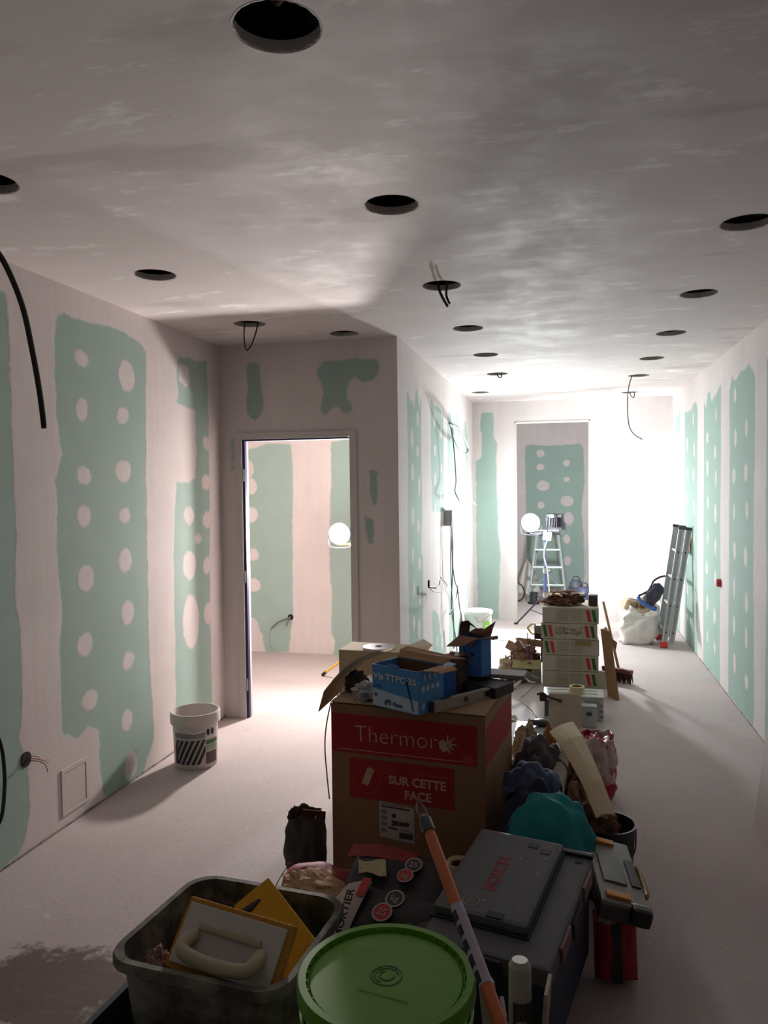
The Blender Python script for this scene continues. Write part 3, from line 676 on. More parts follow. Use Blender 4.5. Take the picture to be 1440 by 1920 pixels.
# folded extension ladder leaning on the right wall
t = thing('extension_ladder', 'folded aluminium extension ladder with red feet leaning on right wall', 'ladder', (1.03,8.60,0))
top = Vector((.17,0,1.20)); axd = top.normalized(); nrm = Vector((axd.z,0,-axd.x))
M_redr = mat('red_rubber', (196,60,56), .6)
for sec, (o_, L_, k0) in enumerate(((-.035, 1.24, .02), (.035, 1.21, .05))):
    for yy in (-.21, .21):
        yv = yy*(.93 if sec else 1); p = nrm*o_+Vector((0,yv,0)); b = B()
        ang = math.atan2(top.x, top.z)
        b.box(p+axd*(k0+L_/2), (.058,.022,L_), .003, rot=(0,ang,0)); r_ = b.obj('rail', M_alu, t)
        g = B(); g.box(p+axd*(k0+L_/2)+nrm*(-.0)+Vector((0,-.0115 if yy < 0 else .0115,0)), (.03,.002,L_-.02), 0, rot=(0,ang,0)); g.obj('rail_groove', mat('alu_shadow', (140,142,146), .4, .8), r_)  # strip on the rail face, groove shade put into its darker colour
        for s_ in range(4):
            g = B(); q = p+axd*(.16+s_*.28)+Vector((0,-.012 if yy < 0 else .012,0)); g.cyl(q, q+Vector((0,-.004 if yy < 0 else .004,0)), .009, n=10); g.obj('rivet', M_black, r_)
        c_ = B(); c_.box(p+axd*(k0+L_-.01), (.068,.03,.03), .004, rot=(0,ang,0)); c_.obj('end_cap', M_dark, r_)
        if sec == 0:
            f_ = B(); f_.box(p+Vector((.0,0,.03)), (.075,.04,.06), .006); f_.obj('rubber_foot', M_redr, r_)
    for s_ in range(4):
        b = B(); q = nrm*o_+axd*(.16+s_*.28); w_ = .20*(.93 if sec else 1); b.cyl(q+Vector((0,-w_,0)), q+Vector((0,w_,0)), .014, n=10); b.obj('rung', M_alu, t, True)
b = B(); b.box(nrm*.075+axd*1.10+Vector((0,-.12,0)),(.004,.10,.20),0,rot=(0,ang,0)); b.obj('warning_plate', mat('orange_plate', (176,110,80), .6), t)
# tool bag with blue strap hanging on the ladder
c = Vector((.885,8.30,.50))
t = thing('tool_bag', 'dark grey bag with blue band hanging on the ladder', 'bag', c)
b = B(); b.blob((0,0,.06),(.15,.14,.26),.15,2.5,3,fold=.15,rot=(0,.5,0)); b.obj('bag_body', mat('dark_cloth', (58,58,70), .85, bump=.3), t, 'all')
b = B(); b.tube([(-.15,-.02,.04),(-.13,-.04,.0),(-.07,-.06,-.04),(.0,-.05,-.08),(.02,.0,-.07)], .019, 8); b.obj('strap', mat('blue_band', (52,98,168), .6), t, 'all')
b = B(); b.tube([(-.15,-.02,.05),(-.09,-.02,.08),(-.04,-.02,.12),(.0,.0,.2),(.06,.02,.24),(.12,.06,.25)], .010, 8); b.obj('handle', M_black, t, 'all')
b = B(); b.tube([(-.15,-.02,.04),(-.165,-.02,-.02),(-.17,-.02,-.08)], .004, 6); b.obj('cord', M_black, t, 'all')

# white bucket with lid by the corridor wall
wb = Vector((-.945,8.62,0)); t, bd = bucket('bucket', 'white lidded bucket with green label beside the corridor wall', wb, .14, .155, .30, mat('bucket_clean', (224,223,218), .45, var=.03))
b = B(); b.lathe([(.001,.302),(.13,.302),(.14,.308),(.160,.308),(.164,.300),(.164,.275),(.157,.275)], 40); b.obj('lid', M_whitep, t, True)
b = B(); a0 = math.atan2(-1,.55)
b.sheet([[((.146+.012*z/.3+.006)*math.cos(a0+i*.07), (.146+.012*z/.3+.006)*math.sin(a0+i*.07), z) for i in range(9)] for z in (.06,.20)], .001); lb_ = b.obj('label', mat('lime_label', (150,214,70), .6), t)
for zz in (.10,.15):
    b = B(); b.sheet([[((.146+.012*z/.3+.0075)*math.cos(a0+.05+i*.06), (.146+.012*z/.3+.0075)*math.sin(a0+.05+i*.06), z) for i in range(8)] for z in (zz,zz+.012)], .001); b.obj('label_stripe', M_whitep, lb_)
b = B(); b.tube([(-.02,-.165,.26),(.03,-.175,.20),(.09,-.15,.235),(.14,-.10,.27)], .003, 6); b.obj('handle', M_wireg, t, 'all')

# room beyond: stepladder, sack, pot, drums, cable
t = thing('stepladder', 'aluminium folding stepladder standing in the room beyond the opening', 'ladder', (Y(1027,1110,11.6).x, 11.6, 0))
M_al2 = mat('pale_aluminium', (190,200,200), .4, .5)
for s_ in (-1, 1):
    b = B(); b.tube([(s_*.27,-.28,0),(s_*.15,0,1.02)], .018, 8, 1); lg = b.obj('leg', M_al2, t, True)
    b = B(); b.tube([(s_*.24,.34,0),(s_*.13,.03,1.02)], .014, 8, 1); b.obj('leg', M_al2, t, True)
    b = B(); b.tube([(s_*.255,-.24,.14),(s_*-.10,.25,.45)], .008, 6, 1); b.obj('brace', M_al2, t, True)
for j, z in enumerate((.25,.5,.75)):
    k_ = 1-z/1.02; w_ = .15+.12*k_; b = B(); b.box((0,-.28*k_,z),(w_*2,.09,.025),.004); b.obj('step', M_al2, t)
b = B(); b.box((0,0,1.03),(.34,.20,.03),.008); b.obj('platform', M_al2, t)
c = Y(998,1118,11.85); t = thing('gathered_sack', 'pale cone-shaped sack slumped in the room beyond the opening', 'sack', (c.x-.09,12.3,0))
b = B(); n, k = 32, 14
rings = [[b.V((lambda f, a: ((.01+.20*(1-f)**.8*(1+.25*math.sin(a*3+f*2)*(1-f)*f*2))*math.cos(a), (.01+.18*(1-f)**.8)*math.sin(a), .002+.52*f+.0))(j/k, 2*math.pi*i/n)) for i in range(n)] for j in range(k+1)]
for a, c_ in zip(rings, rings[1:]): b.bridge(a, c_)
b.F(rings[0][::-1]); b.F(rings[-1]); b.obj('sack_body', M_sack, t, 'all')
b = B(); b.cyl((0,0,.50),(0,0,.53),.022,n=12); b.obj('tie', M_whitep, t)
c = Y(1001,1120,11.2); t = thing('pot', 'small black pot on the floor beyond the opening', 'pot', (c.x,11.2,0))
b = B(); b.lathe([(.001,.003),(.075,.003),(.078,.03),(.05,.04),(.052,.15),(.060,.155),(.060,.165),(.046,.165),(.044,.05),(.001,.05)], 28); b.obj('body', mat('pot_black',(52,52,60),.5), t, True)
b = B(); b.lathe([(.0785,.0),(.084,.0),(.084,.028),(.0785,.028)], 28); b.obj('flange', M_black, t, True)
for i, (pxx, yy, r, h_, l_) in enumerate(((1080,11.4,.10,.32,'tall dark drum half hidden behind the opening reveal'),(1095,11.0,.11,.28,'blue-grey rounded drum beside the opening reveal'))):
    c = Y(pxx,1110,yy); t = thing('drum', l_, 'drum', (c.x,yy,0), group='drums beyond the opening')
    b = B(); b.lathe([(.001,.0),(r*.92,.0),(r,.02),(r,h_*.7),(r*.9,h_*.9),(r*.6,h_),(.001,h_)], 28); b.obj('body', mat('drum_%d' % i, ((84,88,100),(78,82,108))[i], .55), t, True)
    b = B(); b.lathe([(r+.001,h_*.66),(r+.006,h_*.66),(r+.006,h_*.71),(r+.001,h_*.71)], 28); b.obj('hoop', M_dark, t, True)
    b = B(); b.tube([(-r*.5,0,h_*.98),(-r*.3,0,h_+.05),(r*.3,0,h_+.05),(r*.5,0,h_*.98)], .008, 6, 3); b.obj('handle', M_dark, t, 'all')
c = Y(975,1115,11.3)
wire('cable_hoop', 'black cable bent in an arc beside the left reveal beyond the opening', [(c.x-.05,11.3,.012),(c.x+.03,11.3,.05),(c.x+.065,11.3,.14),(c.x+.03,11.3,.24),(c.x-.03,11.3,.30),(c.x-.05,11.3,.5),(c.x-.06,11.3,.62)], .010, M_wire)

# ================================================================== STACK OF TILE CARTONS AND WHAT LIES AROUND IT
M_ctn = mat('carton_beige', (178,170,152), .9, var=.05); M_prt = mat('carton_print', (146,140,126), .9); M_sr = mat('stripe_red', (186,52,52), .8); M_sg = mat('stripe_green', (48,96,46), .8)
def carton(i, z, dx, marks, label):
    W_, D_, H_ = .46, .46, .134
    t = thing('tile_carton', label, 'box', (.045+dx, 6.86, z), random.uniform(-.02,.02), 'stacked tile cartons')
    b = B(); b.box((0,0,H_/2),(W_,D_,H_-.003),.003); b.obj('carton_body', M_ctn, t)
    b = B(); b.box((0,0,H_-.0035),(W_+.002,.05,.002)); b.obj('tape', mat('carton_tape',(196,188,170),.5), t)
    f = -D_/2-.0012
    for side, order in marks:
        for k_, m_ in enumerate(order):
            x0 = (.125 if side > 0 else -.218)+k_*.045
            b = B(); b.slab([(x0+.018,f,.018),(x0+.046,f,.018),(x0+.028,f,.116),(x0,f,.116)],(0,.001,0)); b.obj('stripe', m_, t)
    return t, f
def lines(t, f, x0, x1):
    for k_ in range(8):
        b = B(); b.box(((x0+x1)/2,f,.025+k_*.0125),(x1-x0,.001,.004)); b.obj('text_line', M_prt, t)
RG, GR = (M_sr, M_sg), (M_sg, M_sr); zz = 0
specs = [([(1,RG)],'lowest of the five striped tile cartons',0),([(1,RG)],'second carton from the floor in striped tile stack',-.005),
         ([(-1,GR)],'middle striped tile carton with stripes at its left end',.0),([(-1,GR),(1,RG)],'striped tile carton with red and green stripes at both ends',-.008),([(1,RG)],'topmost of the five striped tile cartons',.004)]
for i, (mk, lab_, dx) in enumerate(specs):
    t, f = carton(i, zz, dx, mk, lab_)
    if i != 3: lines(t, f, -.11, -.015); lines(t, f, 0, .095)
    else:
        rnd = random.Random(5); b = B()
        for q in range(90): b.box((rnd.uniform(-.11,.10),f,rnd.uniform(.035,.10)),(rnd.uniform(.004,.014),.001,rnd.uniform(.004,.016)))
        tag(b.obj('floral_print', M_prt, t), kind='stuff')
    if i == 2:
        b = B(); b.box((.10,f-.001,.105),(.13,.003,.045),.001,rot=(0,.03,0)); b.obj('packing_tape', mat('tape_brown',(150,128,84),.4), t)
    zz += .1345
STZ = zz
b = B(); b.box((.31,6.66,.07),(.10,.05,.14),.004); tag(b.obj('carton_offcut', M_ctn), 'small beige carton scrap standing at right foot of tile stack', 'box')
# on top of the stack
b = B(); b.blob((-.02,6.82,STZ+.045),(.30,.26,.13),.35,2.6,8,fold=.25,floor=STZ+.002); t = b.obj('crumpled_cardboard', M_cardd, None, False); tag(t, 'crumpled torn brown cardboard on top of the tile stack', 'cardboard')
rnd = random.Random(3)
for k_ in range(7):
    b = B(); x, y = -.14+k_*.045, 6.74+rnd.uniform(-.06,.05); b.sheet([[(x-.03,y,STZ+.06+rnd.uniform(0,.05)),(x+.03,y-.02,STZ+.07+rnd.uniform(0,.05))],[(x-.03,y+.06,STZ+.10),(x+.04,y+.07,STZ+.10)]], .003); b.obj('torn_flap', M_cardd if k_ % 2 else M_paper, t)
t = thing('small_box', 'small dark box with pale lid on right of the tile stack', 'box', (.235,6.80,STZ+.001)); b = B(); b.box((0,0,.04),(.075,.10,.08),.004); b.obj('box_body', mat('dark_brown',(70,52,48),.7), t); b = B(); b.box((0,0,.086),(.08,.105,.012),.003); b.obj('lid', mat('pale_grey',(150,150,148),.6), t)
# leaning boards, broom, torn cardboard at the right of the stack
b = B(); p0, p1 = Z(1128,1312), Z(1153,1318)
b.slab([(.335,6.40,0),(.395,6.28,0),(.335,6.42,.52),(.285,6.52,.52)],(.022,.012,0)); tag(b.obj('wooden_board', mat('plank', (140,104,66), .75, var=.2, scale=6)), 'brown wooden board leaning against right side of tile stack', 'board')
t = thing('broom', 'dark brown broom head lying on floor beside the tile stack', 'broom', (.44,6.90,0), -.6)
b = B(); b.box((0,0,.10),(.28,.05,.035),.01); b.obj('broom_head', mat('broom_wood',(120,70,58),.6), t)
b = B()
for k_ in range(26):
    for j in range(3): x = -.13+k_*.0104; b.cyl((x,-.015+j*.015,.085),(x+rnd.uniform(-.012,.012),-.03+j*.03,.004),.005,.004,n=4)
tag(b.obj('bristles', mat('bristle',(70,44,40),.9), t), kind='stuff')
b = B(); b.cyl((0,.02,.11),(-.32,.30,.62),.012,n=10); b.obj('handle', mat('broom_stick',(150,110,76),.6), t, True)
b = B(); P = [Y(1127,1185,6.95),Y(1136,1176,6.95),Y(1142,1184,6.95),Y(1147,1196,6.95),Y(1157,1204,6.95),Y(1155,1219,6.95),Y(1148,1212,6.95),Y(1140,1213,6.95),Y(1137,1200,6.95),Y(1127,1193,6.95)]
P = [p+Vector((0,.03*math.sin(i*1.3),0)) for i,p in enumerate(P)]
b.slab(P, (.0,.006,0)); o = tag(b.obj('torn_cardboard', M_cardb), 'jagged torn cardboard strip sticking out right of the tile stack', 'cardboard')

# debris left of the stack
t = thing('carton', 'small grey open carton full of cardboard left of tile stack', 'box', (-.335,6.90,0), .10)
b = B(); W_, D_, H_ = .24, .30, .19
for x, w_ in ((-W_/2,.004),(W_/2,.004)): b.box((x,0,H_/2),(w_,D_,H_))
for y in (-D_/2, D_/2): b.box((0,y,H_/2),(W_,.004,H_))
b.box((0,0,.003),(W_,D_,.005)); b.obj('carton_body', mat('carton_grey',(172,168,152),.9), t)
b = B(); b.sheet([[(-W_/2,-D_/2,H_),(W_/2,-D_/2,H_)],[(-W_/2-.01,-D_/2-.08,H_-.05),(W_/2-.01,-D_/2-.09,H_-.06)]], .004); b.obj('flap', mat('carton_yellowish',(176,168,120),.9), t)
b = B(); b.blob((0,0,.17),(.23,.28,.20),.3,2.4,61,fold=.5); b.obj('brown_paper', M_cardd, t)
b = B(); b.blob((-.02,-.10,.17),(.18,.12,.16),.3,2.4,62,fold=.5); b.obj('kraft_paper', M_cardb, t)
for i,(lo,l_) in enumerate((((-.34,6.80,.27),'brown cardboard scrap bent over the grey carton'),((-.30,6.94,.285),'narrow cardboard strip on top of the grey carton'),((-.40,6.98,.245),'wide brown cardboard scrap at back of grey carton'))):
    b = B(); r = random.Random(20+i); w_, d_ = (.16,.05,.22)[i], (.10,.26,.10)[i]
    b.at(lo, (r.uniform(-.2,.2), r.uniform(-.25,.25), (.6,1.15,-.4)[i]))
    b.sheet([[(-w_/2+w_*q/5, -d_/2+d_*s/3, .03*math.sin(q*1.3+i)+.012*s) for q in range(6)] for s in range(4)], .004)
    tag(b.obj('cardboard_scrap', (M_cardd, M_cardb, mat('cardboard_mid',(146,108,82),.9))[i]), l_, 'cardboard', 'cardboard scraps left of the tile stack')
for i,(pxy,sz,rr,l_) in enumerate((((948,1290),(.16,.11),.3,'flat tan cardboard piece on floor beyond the blue cartons'),((965,1277),(.20,.08),-.3,'flat brown cardboard sliver on floor by white cables'))):
    c = Z(*pxy); b = B(); b.at((c.x,c.y,.006),(.04,.03,rr)); b.sheet([[(-sz[0]/2+sz[0]*q/4, -sz[1]/2+sz[1]*s/2, .012*math.sin(q*1.5)+.012) for q in range(5)] for s in range(3)], .004)
    tag(b.obj('cardboard_scrap', (mat('cardboard_tan',(186,150,110),.9), M_cardd)[i]), l_, 'cardboard', 'cardboard scraps left of the tile stack')
b = B(); b.at((-.50,6.80,.0)); b.blob((0,0,.09),(.12,.16,.20),.3,2.5,12,fold=.4,floor=.002,sub=4); tag(b.obj('paper_bag', M_paper), 'crumpled brown paper bag left of the grey carton', 'bag')
# saw with yellow handle, dark grip and screwdriver leaning on cartons
c = Y(1004,1182,6.95)
t = thing('hand_tool', 'grey tool with yellow loop handle left of the tile stack', 'tool', (c.x,6.95,.30))
z0 = c.z-.30
b = B(); b.tube([(-.07,0,z0+.02),(-.035,0,z0+.055),(-.0,0,z0+.05),(.0,0,z0-.02),(-.03,0,z0-.03),(-.07,0,z0+.02)], .007, 8, 4); b.obj('handle', mat('yellow_handle',(206,170,60),.5), t, 'all')
b = B(); b.box((.04,0,z0+.012),(.10,.05,.075),.006); b.obj('tool_body', mat('tool_grey',(136,128,110),.6), t)
b = B(); b.box((.045,0,z0-.05),(.11,.05,.05),.012); b.obj('grip', M_black, t)
b = B(); b.cyl((.0,0,z0-.02),(-.012,-.02,-.30+.24),.005,n=8); b.cyl((.06,0,z0-.07),(.06,.0,-.30+.14),.014,n=8); b.obj('shaft', M_dark, t)
t = thing('screwdriver', 'screwdriver with purple handle standing among cardboard scraps', 'tool', (-.30,6.70,.20), rot=(.08,-.05,0))
b = B(); b.lathe([(.004,.0),(.012,.005),(.018,.03),(.017,.07),(.011,.10),(.014,.115),(.012,.13),(.001,.132)], 14); b.obj('handle', mat('purple_grip',(104,48,96),.5), t, True)
b = B(); b.cyl((0,0,.13),(0,0,.24),.004,n=8); b.obj('blade', M_dark, t, True)

# cables on the corridor floor
def floor_wire(label, pts, r, m, name='floor_cable'):
    return wire(name, label, [Vector((Z(a,e).x, Z(a,e).y, r+.001)) for a, e in pts], r, m)
wire_thing('cable_coil', 'loose coil of white cables on floor behind the big carton', [
    ([Vector((Z(a,e).x,Z(a,e).y,.008+.012*i)) for a, e in pts], .0065, M_wirew) for i, pts in enumerate((
      [(942,1283),(960,1282),(972,1275),(980,1271),(985,1274)],[(942,1290),(962,1289),(974,1281),(980,1273)],[(942,1296),(962,1295),(976,1285),(981,1274)],
      [(980,1271),(986,1281),(994,1288),(1004,1289)],[(982,1277),(990,1275),(1000,1280),(1010,1284)]))])
floor_wire('thin white wire bent in an angle on floor left of electrical boxes', [(1000,1287),(990,1296),(977,1308),(976,1312),(985,1321),(998,1332),(1006,1345)], .004, M_wirew)
wire('cable_loop', 'black cable loop lying by the cardboard scraps', [Z(957,1239)+Vector((0,0,.05)),Z(945,1240)+Vector((0,0,.02)),Z(938,1243)+Vector((0,0,.012)),Z(942,1248)+Vector((0,0,.012)),Z(956,1249)+Vector((0,0,.02))], .007, M_wireg)
floor_wire('long thin pale wire curving over the corridor floor', [(925,1202),(945,1201),(965,1204),(978,1208),(976,1214),(962,1220),(958,1226)], .003, M_wirew)
floor_wire('thin wire straight across floor behind the blue carton', [(905,1258),(925,1259),(942,1260),(955,1262)], .004, M_wireg)

# electrical housings between the stacks
t = thing('electrical_box', 'white electrical distribution housing with a tape roll on top', 'electrical box', (.06,5.82,0))
M_el = mat('electro_white', (196,198,190), .55, var=.04); M_tr = mat('smoked_plastic', (150,158,160), .3, var=.05); M_slot = mat('slot_grey',(132,132,122),.7)
b = B(); b.box((0,0,.08),(.42,.22,.16),.008); b.obj('housing', M_el, t)
b = B(); b.box((0,0,.167),(.43,.23,.014),.004); ld = b.obj('lid', M_el, t)
for yy in (-.04,.05): b = B(); b.box((-.01,yy,.1745),(.36,.012,.003)); b.obj('slot', M_slot, ld)
b = B(); b.box((.13,-.113,.09),(.10,.012,.11),.004); b.obj('window', M_tr, t)
b = B(); b.box((-.165,-.114,.08),(.08,.016,.12),.003); b.obj('dark_insert', M_dark, t)
for k_ in range(3): b = B(); b.box((.195,-.111,.03+k_*.04),(.025,.008,.016)); b.obj('knockout', M_slot, t)
t = thing('panel_cover', 'flat taupe cover standing in front of electrical housing', 'panel', (-.005,5.44,0), rot=(-.28,0,-.02))
b = B(); b.box((0,0,.125),(.215,.016,.25),.004); b.obj('cover_plate', mat('taupe',(168,156,140),.7,var=.03), t)
b = B(); b.box((0,-.0085,.17),(.215,.002,.002)); b.obj('seam', M_slot, t)
t = thing('handle_lever', 'black lever tool clipped across the taupe cover', 'tool', (-.10,5.475,.205))
b = B(); b.box((-.05,.0,.012),(.05,.04,.05),.01); b.obj('head', M_black, t); b = B(); b.tube([(-.09,0,.03),(-.05,-.01,.045),(-.02,-.005,.02),(.06,0,-.004),(.065,0,-.006)], .008, 8, 4); b.obj('lever', M_black, t, 'all')
b = B(); b.cyl((.068,-.006,-.006),(.068,.006,-.006),.013,n=14); b.obj('eye', M_dark, t, True)
t = thing('tape_roll', 'roll of pale masking tape on the electrical housing', 'tape roll', (.085,5.80,.1745))
b = B(); b.lathe([(.040,0),(.055,0),(.055,.05),(.040,.05),(.040,0)], 30); b.obj('tape', mat('tape_pale',(204,190,150),.7), t, True); b = B(); b.lathe([(.036,0),(.0395,0),(.0395,.05),(.036,.05),(.036,0)], 30); b.obj('core', M_cardb, t, True)
for i, (x, y, z, w_, d_, h_, l_) in enumerate(((.165,5.58,.0,.10,.08,.14,'clear plastic module upright beside taupe cover'),(-.215,5.22,.0,.22,.34,.055,'flat clear plastic case on floor beside the big carton'))):
    t = thing('plastic_case', l_, 'case', (x,y,z)); b = B(); b.box((0,0,h_/2),(w_,d_,h_),.008); b.obj('case_body', mat('clear_grey',(178,180,178),.25,var=.04), t)
    b = B(); b.box((0,0,h_+.004),(w_*1.03,d_*1.03,.012),.004); b.obj('case_lid', M_tr, t)
    b = B(); b.box((0,-d_/2-.004,h_*.7),(w_*.35,.01,.022),.003); b.obj('latch', M_dark, t)
t = thing('plastic_housing', 'grey ribbed plastic housing in front of the clear case', 'electrical box', (-.11,4.90,0)); b = B(); b.box((0,0,.058),(.27,.18,.115),.006); b.obj('housing', M_el, t)
for k_ in range(6): b = B(); b.box((-.11+k_*.044,-.092,.06),(.018,.006,.10),.002); b.obj('rib', (M_el, M_dark)[k_ % 2], t)
b = B(); b.at((-.17,5.30,.09),(0,.15,.2)); b.blob((0,0,.0),(.13,.07,.05),.2,2,4,sub=3); tag(b.obj('dark_pouch', M_black, None, 'all'), 'small shiny black pouch on the clear case', 'pouch')

# ================================================================== THE PILE IN THE HALL
def frame_thing(name, label, cat, origin, ex, up=(0,0,1)):
    """a thing whose local x runs along ex, z along up"""
    ex = Vector(ex).normalized(); up = Vector(up); up = (up-ex*up.dot(ex)).normalized(); ey = up.cross(ex)
    t = thing(name, label, cat); t.matrix_world = Matrix(((ex.x,ey.x,up.x,origin[0]),(ex.y,ey.y,up.y,origin[1]),(ex.z,ey.z,up.z,origin[2]),(0,0,0,1))); t.rotation_mode = 'XYZ'
    return t
RX = (math.pi/2,0,0)      # lettering upright on a face that looks towards -y
# ---- big heater carton
BH = .78; F0, F1 = Z(620,1318,BH), Z(910,1345,BH); W_ = (F1-F0).length; D_ = .56
t = frame_thing('heater_carton', 'big brown cardboard carton with red bands and white lettering in the middle of the pile', 'box', (F0.x,F0.y,0), F1-F0)
M_card = mat('carton_brown', (150,114,84), .88, var=.06, scale=40, c2=(136,102,74), mixscale=3, mixat=.5, mixw=.3)
M_red = mat('carton_red', (166,34,44), .8, var=.05); M_redt = mat('carton_letter', (214,170,146), .8); M_cream = mat('carton_cream', (206,176,140), .85)
b = B(); b.box((W_/2,D_/2,BH/2),(W_,D_,BH),.004); b.obj('carton_body', M_card, t)
for k_, (y0, y1) in enumerate(((0, D_/2-.003), (D_/2+.003, D_))):
    b = B(); r = [[(x*W_/5, y0+(y1-y0)*j/3, BH+.0045+.004*math.sin(x*1.1+j)*(1 if 0 < j < 3 else .3)) for x in range(6)] for j in range(4)]; b.sheet(r, .004); b.obj('top_flap', mat('carton_top', (168,142,112), .88, var=.05), t)
def face(u0, u1, z0, z1, m, name, par=None, o=.0012, skew=0):
    b = B(); b.slab([(u0,-o,BH-z1),(u1,-o,BH-z1-skew),(u1,-o,BH-z0-skew),(u0,-o,BH-z0)],(0,.001,0)); return b.obj(name, m, par or t)
band = face(.004, W_-.035, .040, .205, M_red, 'red_band', skew=.0)
text('Thermor', .100, M_redt, band, (.108,-.0022,BH-.152), RX, 'lettering', -.0016, xs=1.0)
for a in range(9):            # sun-ray emblem after the name
    an = -1.2+a*.33; b = B(); c0 = Vector((.515,-.0022,BH-.128)); d = Vector((math.cos(an),0,math.sin(an))); p_ = Vector((-d.z,0,d.x))
    l0, l1 = (.0, .022) if a % 2 else (.006, .042); l1 *= 1 if an > -.3 else .8
    b.slab([c0+d*l0-p_*.002, c0+d*l1-p_*.003, c0+d*l1+p_*.003, c0+d*l0+p_*.002],(0,.0008,0)); b.obj('emblem_ray', M_cream, band)
b = B(); b.slab([(.480,-.0022,BH-.118),(.500,-.0022,BH-.108),(.520,-.0022,BH-.122),(.522,-.0022,BH-.150),(.500,-.0022,BH-.160),(.484,-.0022,BH-.140)],(0,.0008,0)); b.obj('emblem', M_cream, band)
face(.03, W_-.10, .190, .1925, M_redt, 'thin_rule', band, .002); face(W_-.095, W_-.05, .165, .195, mat('carton_red2',(182,70,66),.8), 'corner_mark', band, .002)
band2 = face(.085, .545, .225, .395, M_red, 'red_panel')
text('SUR CETTE', .050, M_redt, band2, (.262,-.0022,BH-.318), RX, 'lettering', .0016)
text('FACE', .050, M_redt, band2, (.330,-.0022,BH-.374), RX, 'lettering', .0016)
face(.36,.52,.262,.268,mat('carton_red2',(182,70,66),.8),'small_print',band2,.002)
b = B(); b.slab([(.140,-.0022,BH-.330),(.168,-.0022,BH-.340),(.198,-.0022,BH-.268),(.168,-.0022,BH-.257)],(0,.0008,0)); b.obj('tank_icon', M_cream, band2)
b = B(); b.sheet([[(.165+r*math.cos(a*math.pi/20),-.0022,BH-.310+r*math.sin(a*math.pi/20)) for a in range(-22,14)] for r in (.060,.064)], .0006); b.obj('icon_ring', mat('carton_red2',(182,70,66),.8), band2)
# shipping label
lab_ = face(.218, .372, .398, .548, mat('label_white', (196,192,188), .7, var=.03), 'shipping_label', skew=.012)
def lab_mark(u0,u1,z0,z1,m=M_blk,name='print'): return face(u0,u1,z0,z1,m,name,lab_,.0024,.004)
lab_mark(.228,.355,.414,.420); lab_mark(.228,.330,.404,.409,M_gry)
text('281049', .026, M_blk, lab_, (.272,-.0026,BH-.492), RX, 'lettering', .0012)
b = B(); b.cyl((.283,-.0026,BH-.452),(.283,-.0016,BH-.452),.009,n=16); b.obj('round_mark', M_blk, lab_)
for k_ in range(4): lab_mark(.226,.252,.430+k_*.026,.446+k_*.026,M_gry)
lab_mark(.258,.300,.502,.508); lab_mark(.310,.365,.506,.510,M_gry)
for k_ in range(14): lab_mark(.305+k_*.0045,.3072+k_*.0045+(k_ % 3)*.0006,.518,.542,M_blk,'bar')
b = B(); b.slab([(.085,-.001,.175),(.135,-.001,.175),(.135,-.001,.12),(.085,-.001,.12)],(0,.0008,0)); b.obj('handling_mark', mat('carton_dark',(110,80,58),.85), t)
# right side band and flap edge
b = B(); b.slab([(W_+.0012,.02,BH-.205),(W_+.0012,D_-.03,BH-.205),(W_+.0012,D_-.03,BH-.05),(W_+.0012,.02,BH-.05)],(-.001,0,0)); b.obj('side_band', M_red, t)
b = B(); b.tube([(-.003,.01,BH),(-.022,.0,BH-.1),(-.030,.0,BH-.2),(-.022,.0,BH-.32),(-.012,.0,BH-.42)], .003, 4); b.obj('loose_strap', mat('strap_grey',(120,104,116),.6), t, 'all')
THZ = BH+.009
# ---- things on the big carton
def open_carton(name, label, p0, p1, depth, h, m_out, m_in, z):
    t = frame_thing(name, label, 'box', (p0.x,p0.y,z), Vector((p1.x-p0.x,p1.y-p0.y,0))); w = (p1-p0).length
    for nm, c, d in (('front_panel',(w/2,.002,h/2),(w,.004,h)),('back_panel',(w/2,depth-.002,h/2),(w,.004,h)),('side_panel',(.002,depth/2,h/2),(.004,depth-.008,h)),('side_panel',(w-.002,depth/2,h/2),(.004,depth-.008,h))):
        b = B(); b.box(c,d); b.obj(nm, m_out, t)
    b = B(); b.box((w/2,depth/2,.003),(w-.01,depth-.01,.004)); b.obj('bottom', m_in, t)
    for nm, c, d in (('inner_liner',(w/2,.0055,h/2),(w-.01,.002,h-.004)),('inner_liner',(w/2,depth-.0055,h/2),(w-.01,.002,h-.004))): b = B(); b.box(c,d); b.obj(nm, m_in, t)
    return t, w
M_blue = mat('box_blue', (74,146,208), .6, var=.05); M_blued = mat('box_blue_dark', (36,96,170), .6, var=.05); M_pale = mat('box_pale', (186,206,224), .6); M_navy = mat('print_navy', (24,48,110), .6)
p0, p1 = Z(699,1322,THZ), Z(785,1342,THZ)
t, w = open_carton('screw_box', 'open blue screw box with white lettering at front of the big carton', p0, p1, .17, .175, M_blue, M_cardd, THZ)
b = B(); b.slab([(.002,-.0012,.004),(w-.002,-.0012,.004),(w-.002,-.0012,.055),(.002,-.0012,.075)],(0,.001,0)); b.obj('pale_panel', M_pale, t)
text('Vis TTPC 35', .036, M_whitep, t, (.008,-.002,.118), RX, 'lettering', .0007, xs=1.22)
b = B(); b.cyl((w*.76,-.003,.120),(w*.90,-.003,.012),.0022,n=6); b.cyl((w*.755,-.003,.125),(w*.765,-.003,.117),.006,n=8); b.obj('screw_picture', M_navy, t)
text('Pisco', .024, M_navy, t, (w*.46,-.002,.016), RX, 'lettering', .0005)
text("d'9", .030, M_navy, t, (w*.27,-.002,.016), RX, 'lettering', .001)
for i, (x, z) in enumerate(((.012,.088),(.012,.050),(.034,.088))): b = B(); b.box((x+.008,-.0016,z),(.016,.001,.013)); b.obj('pictogram', M_blued, t)
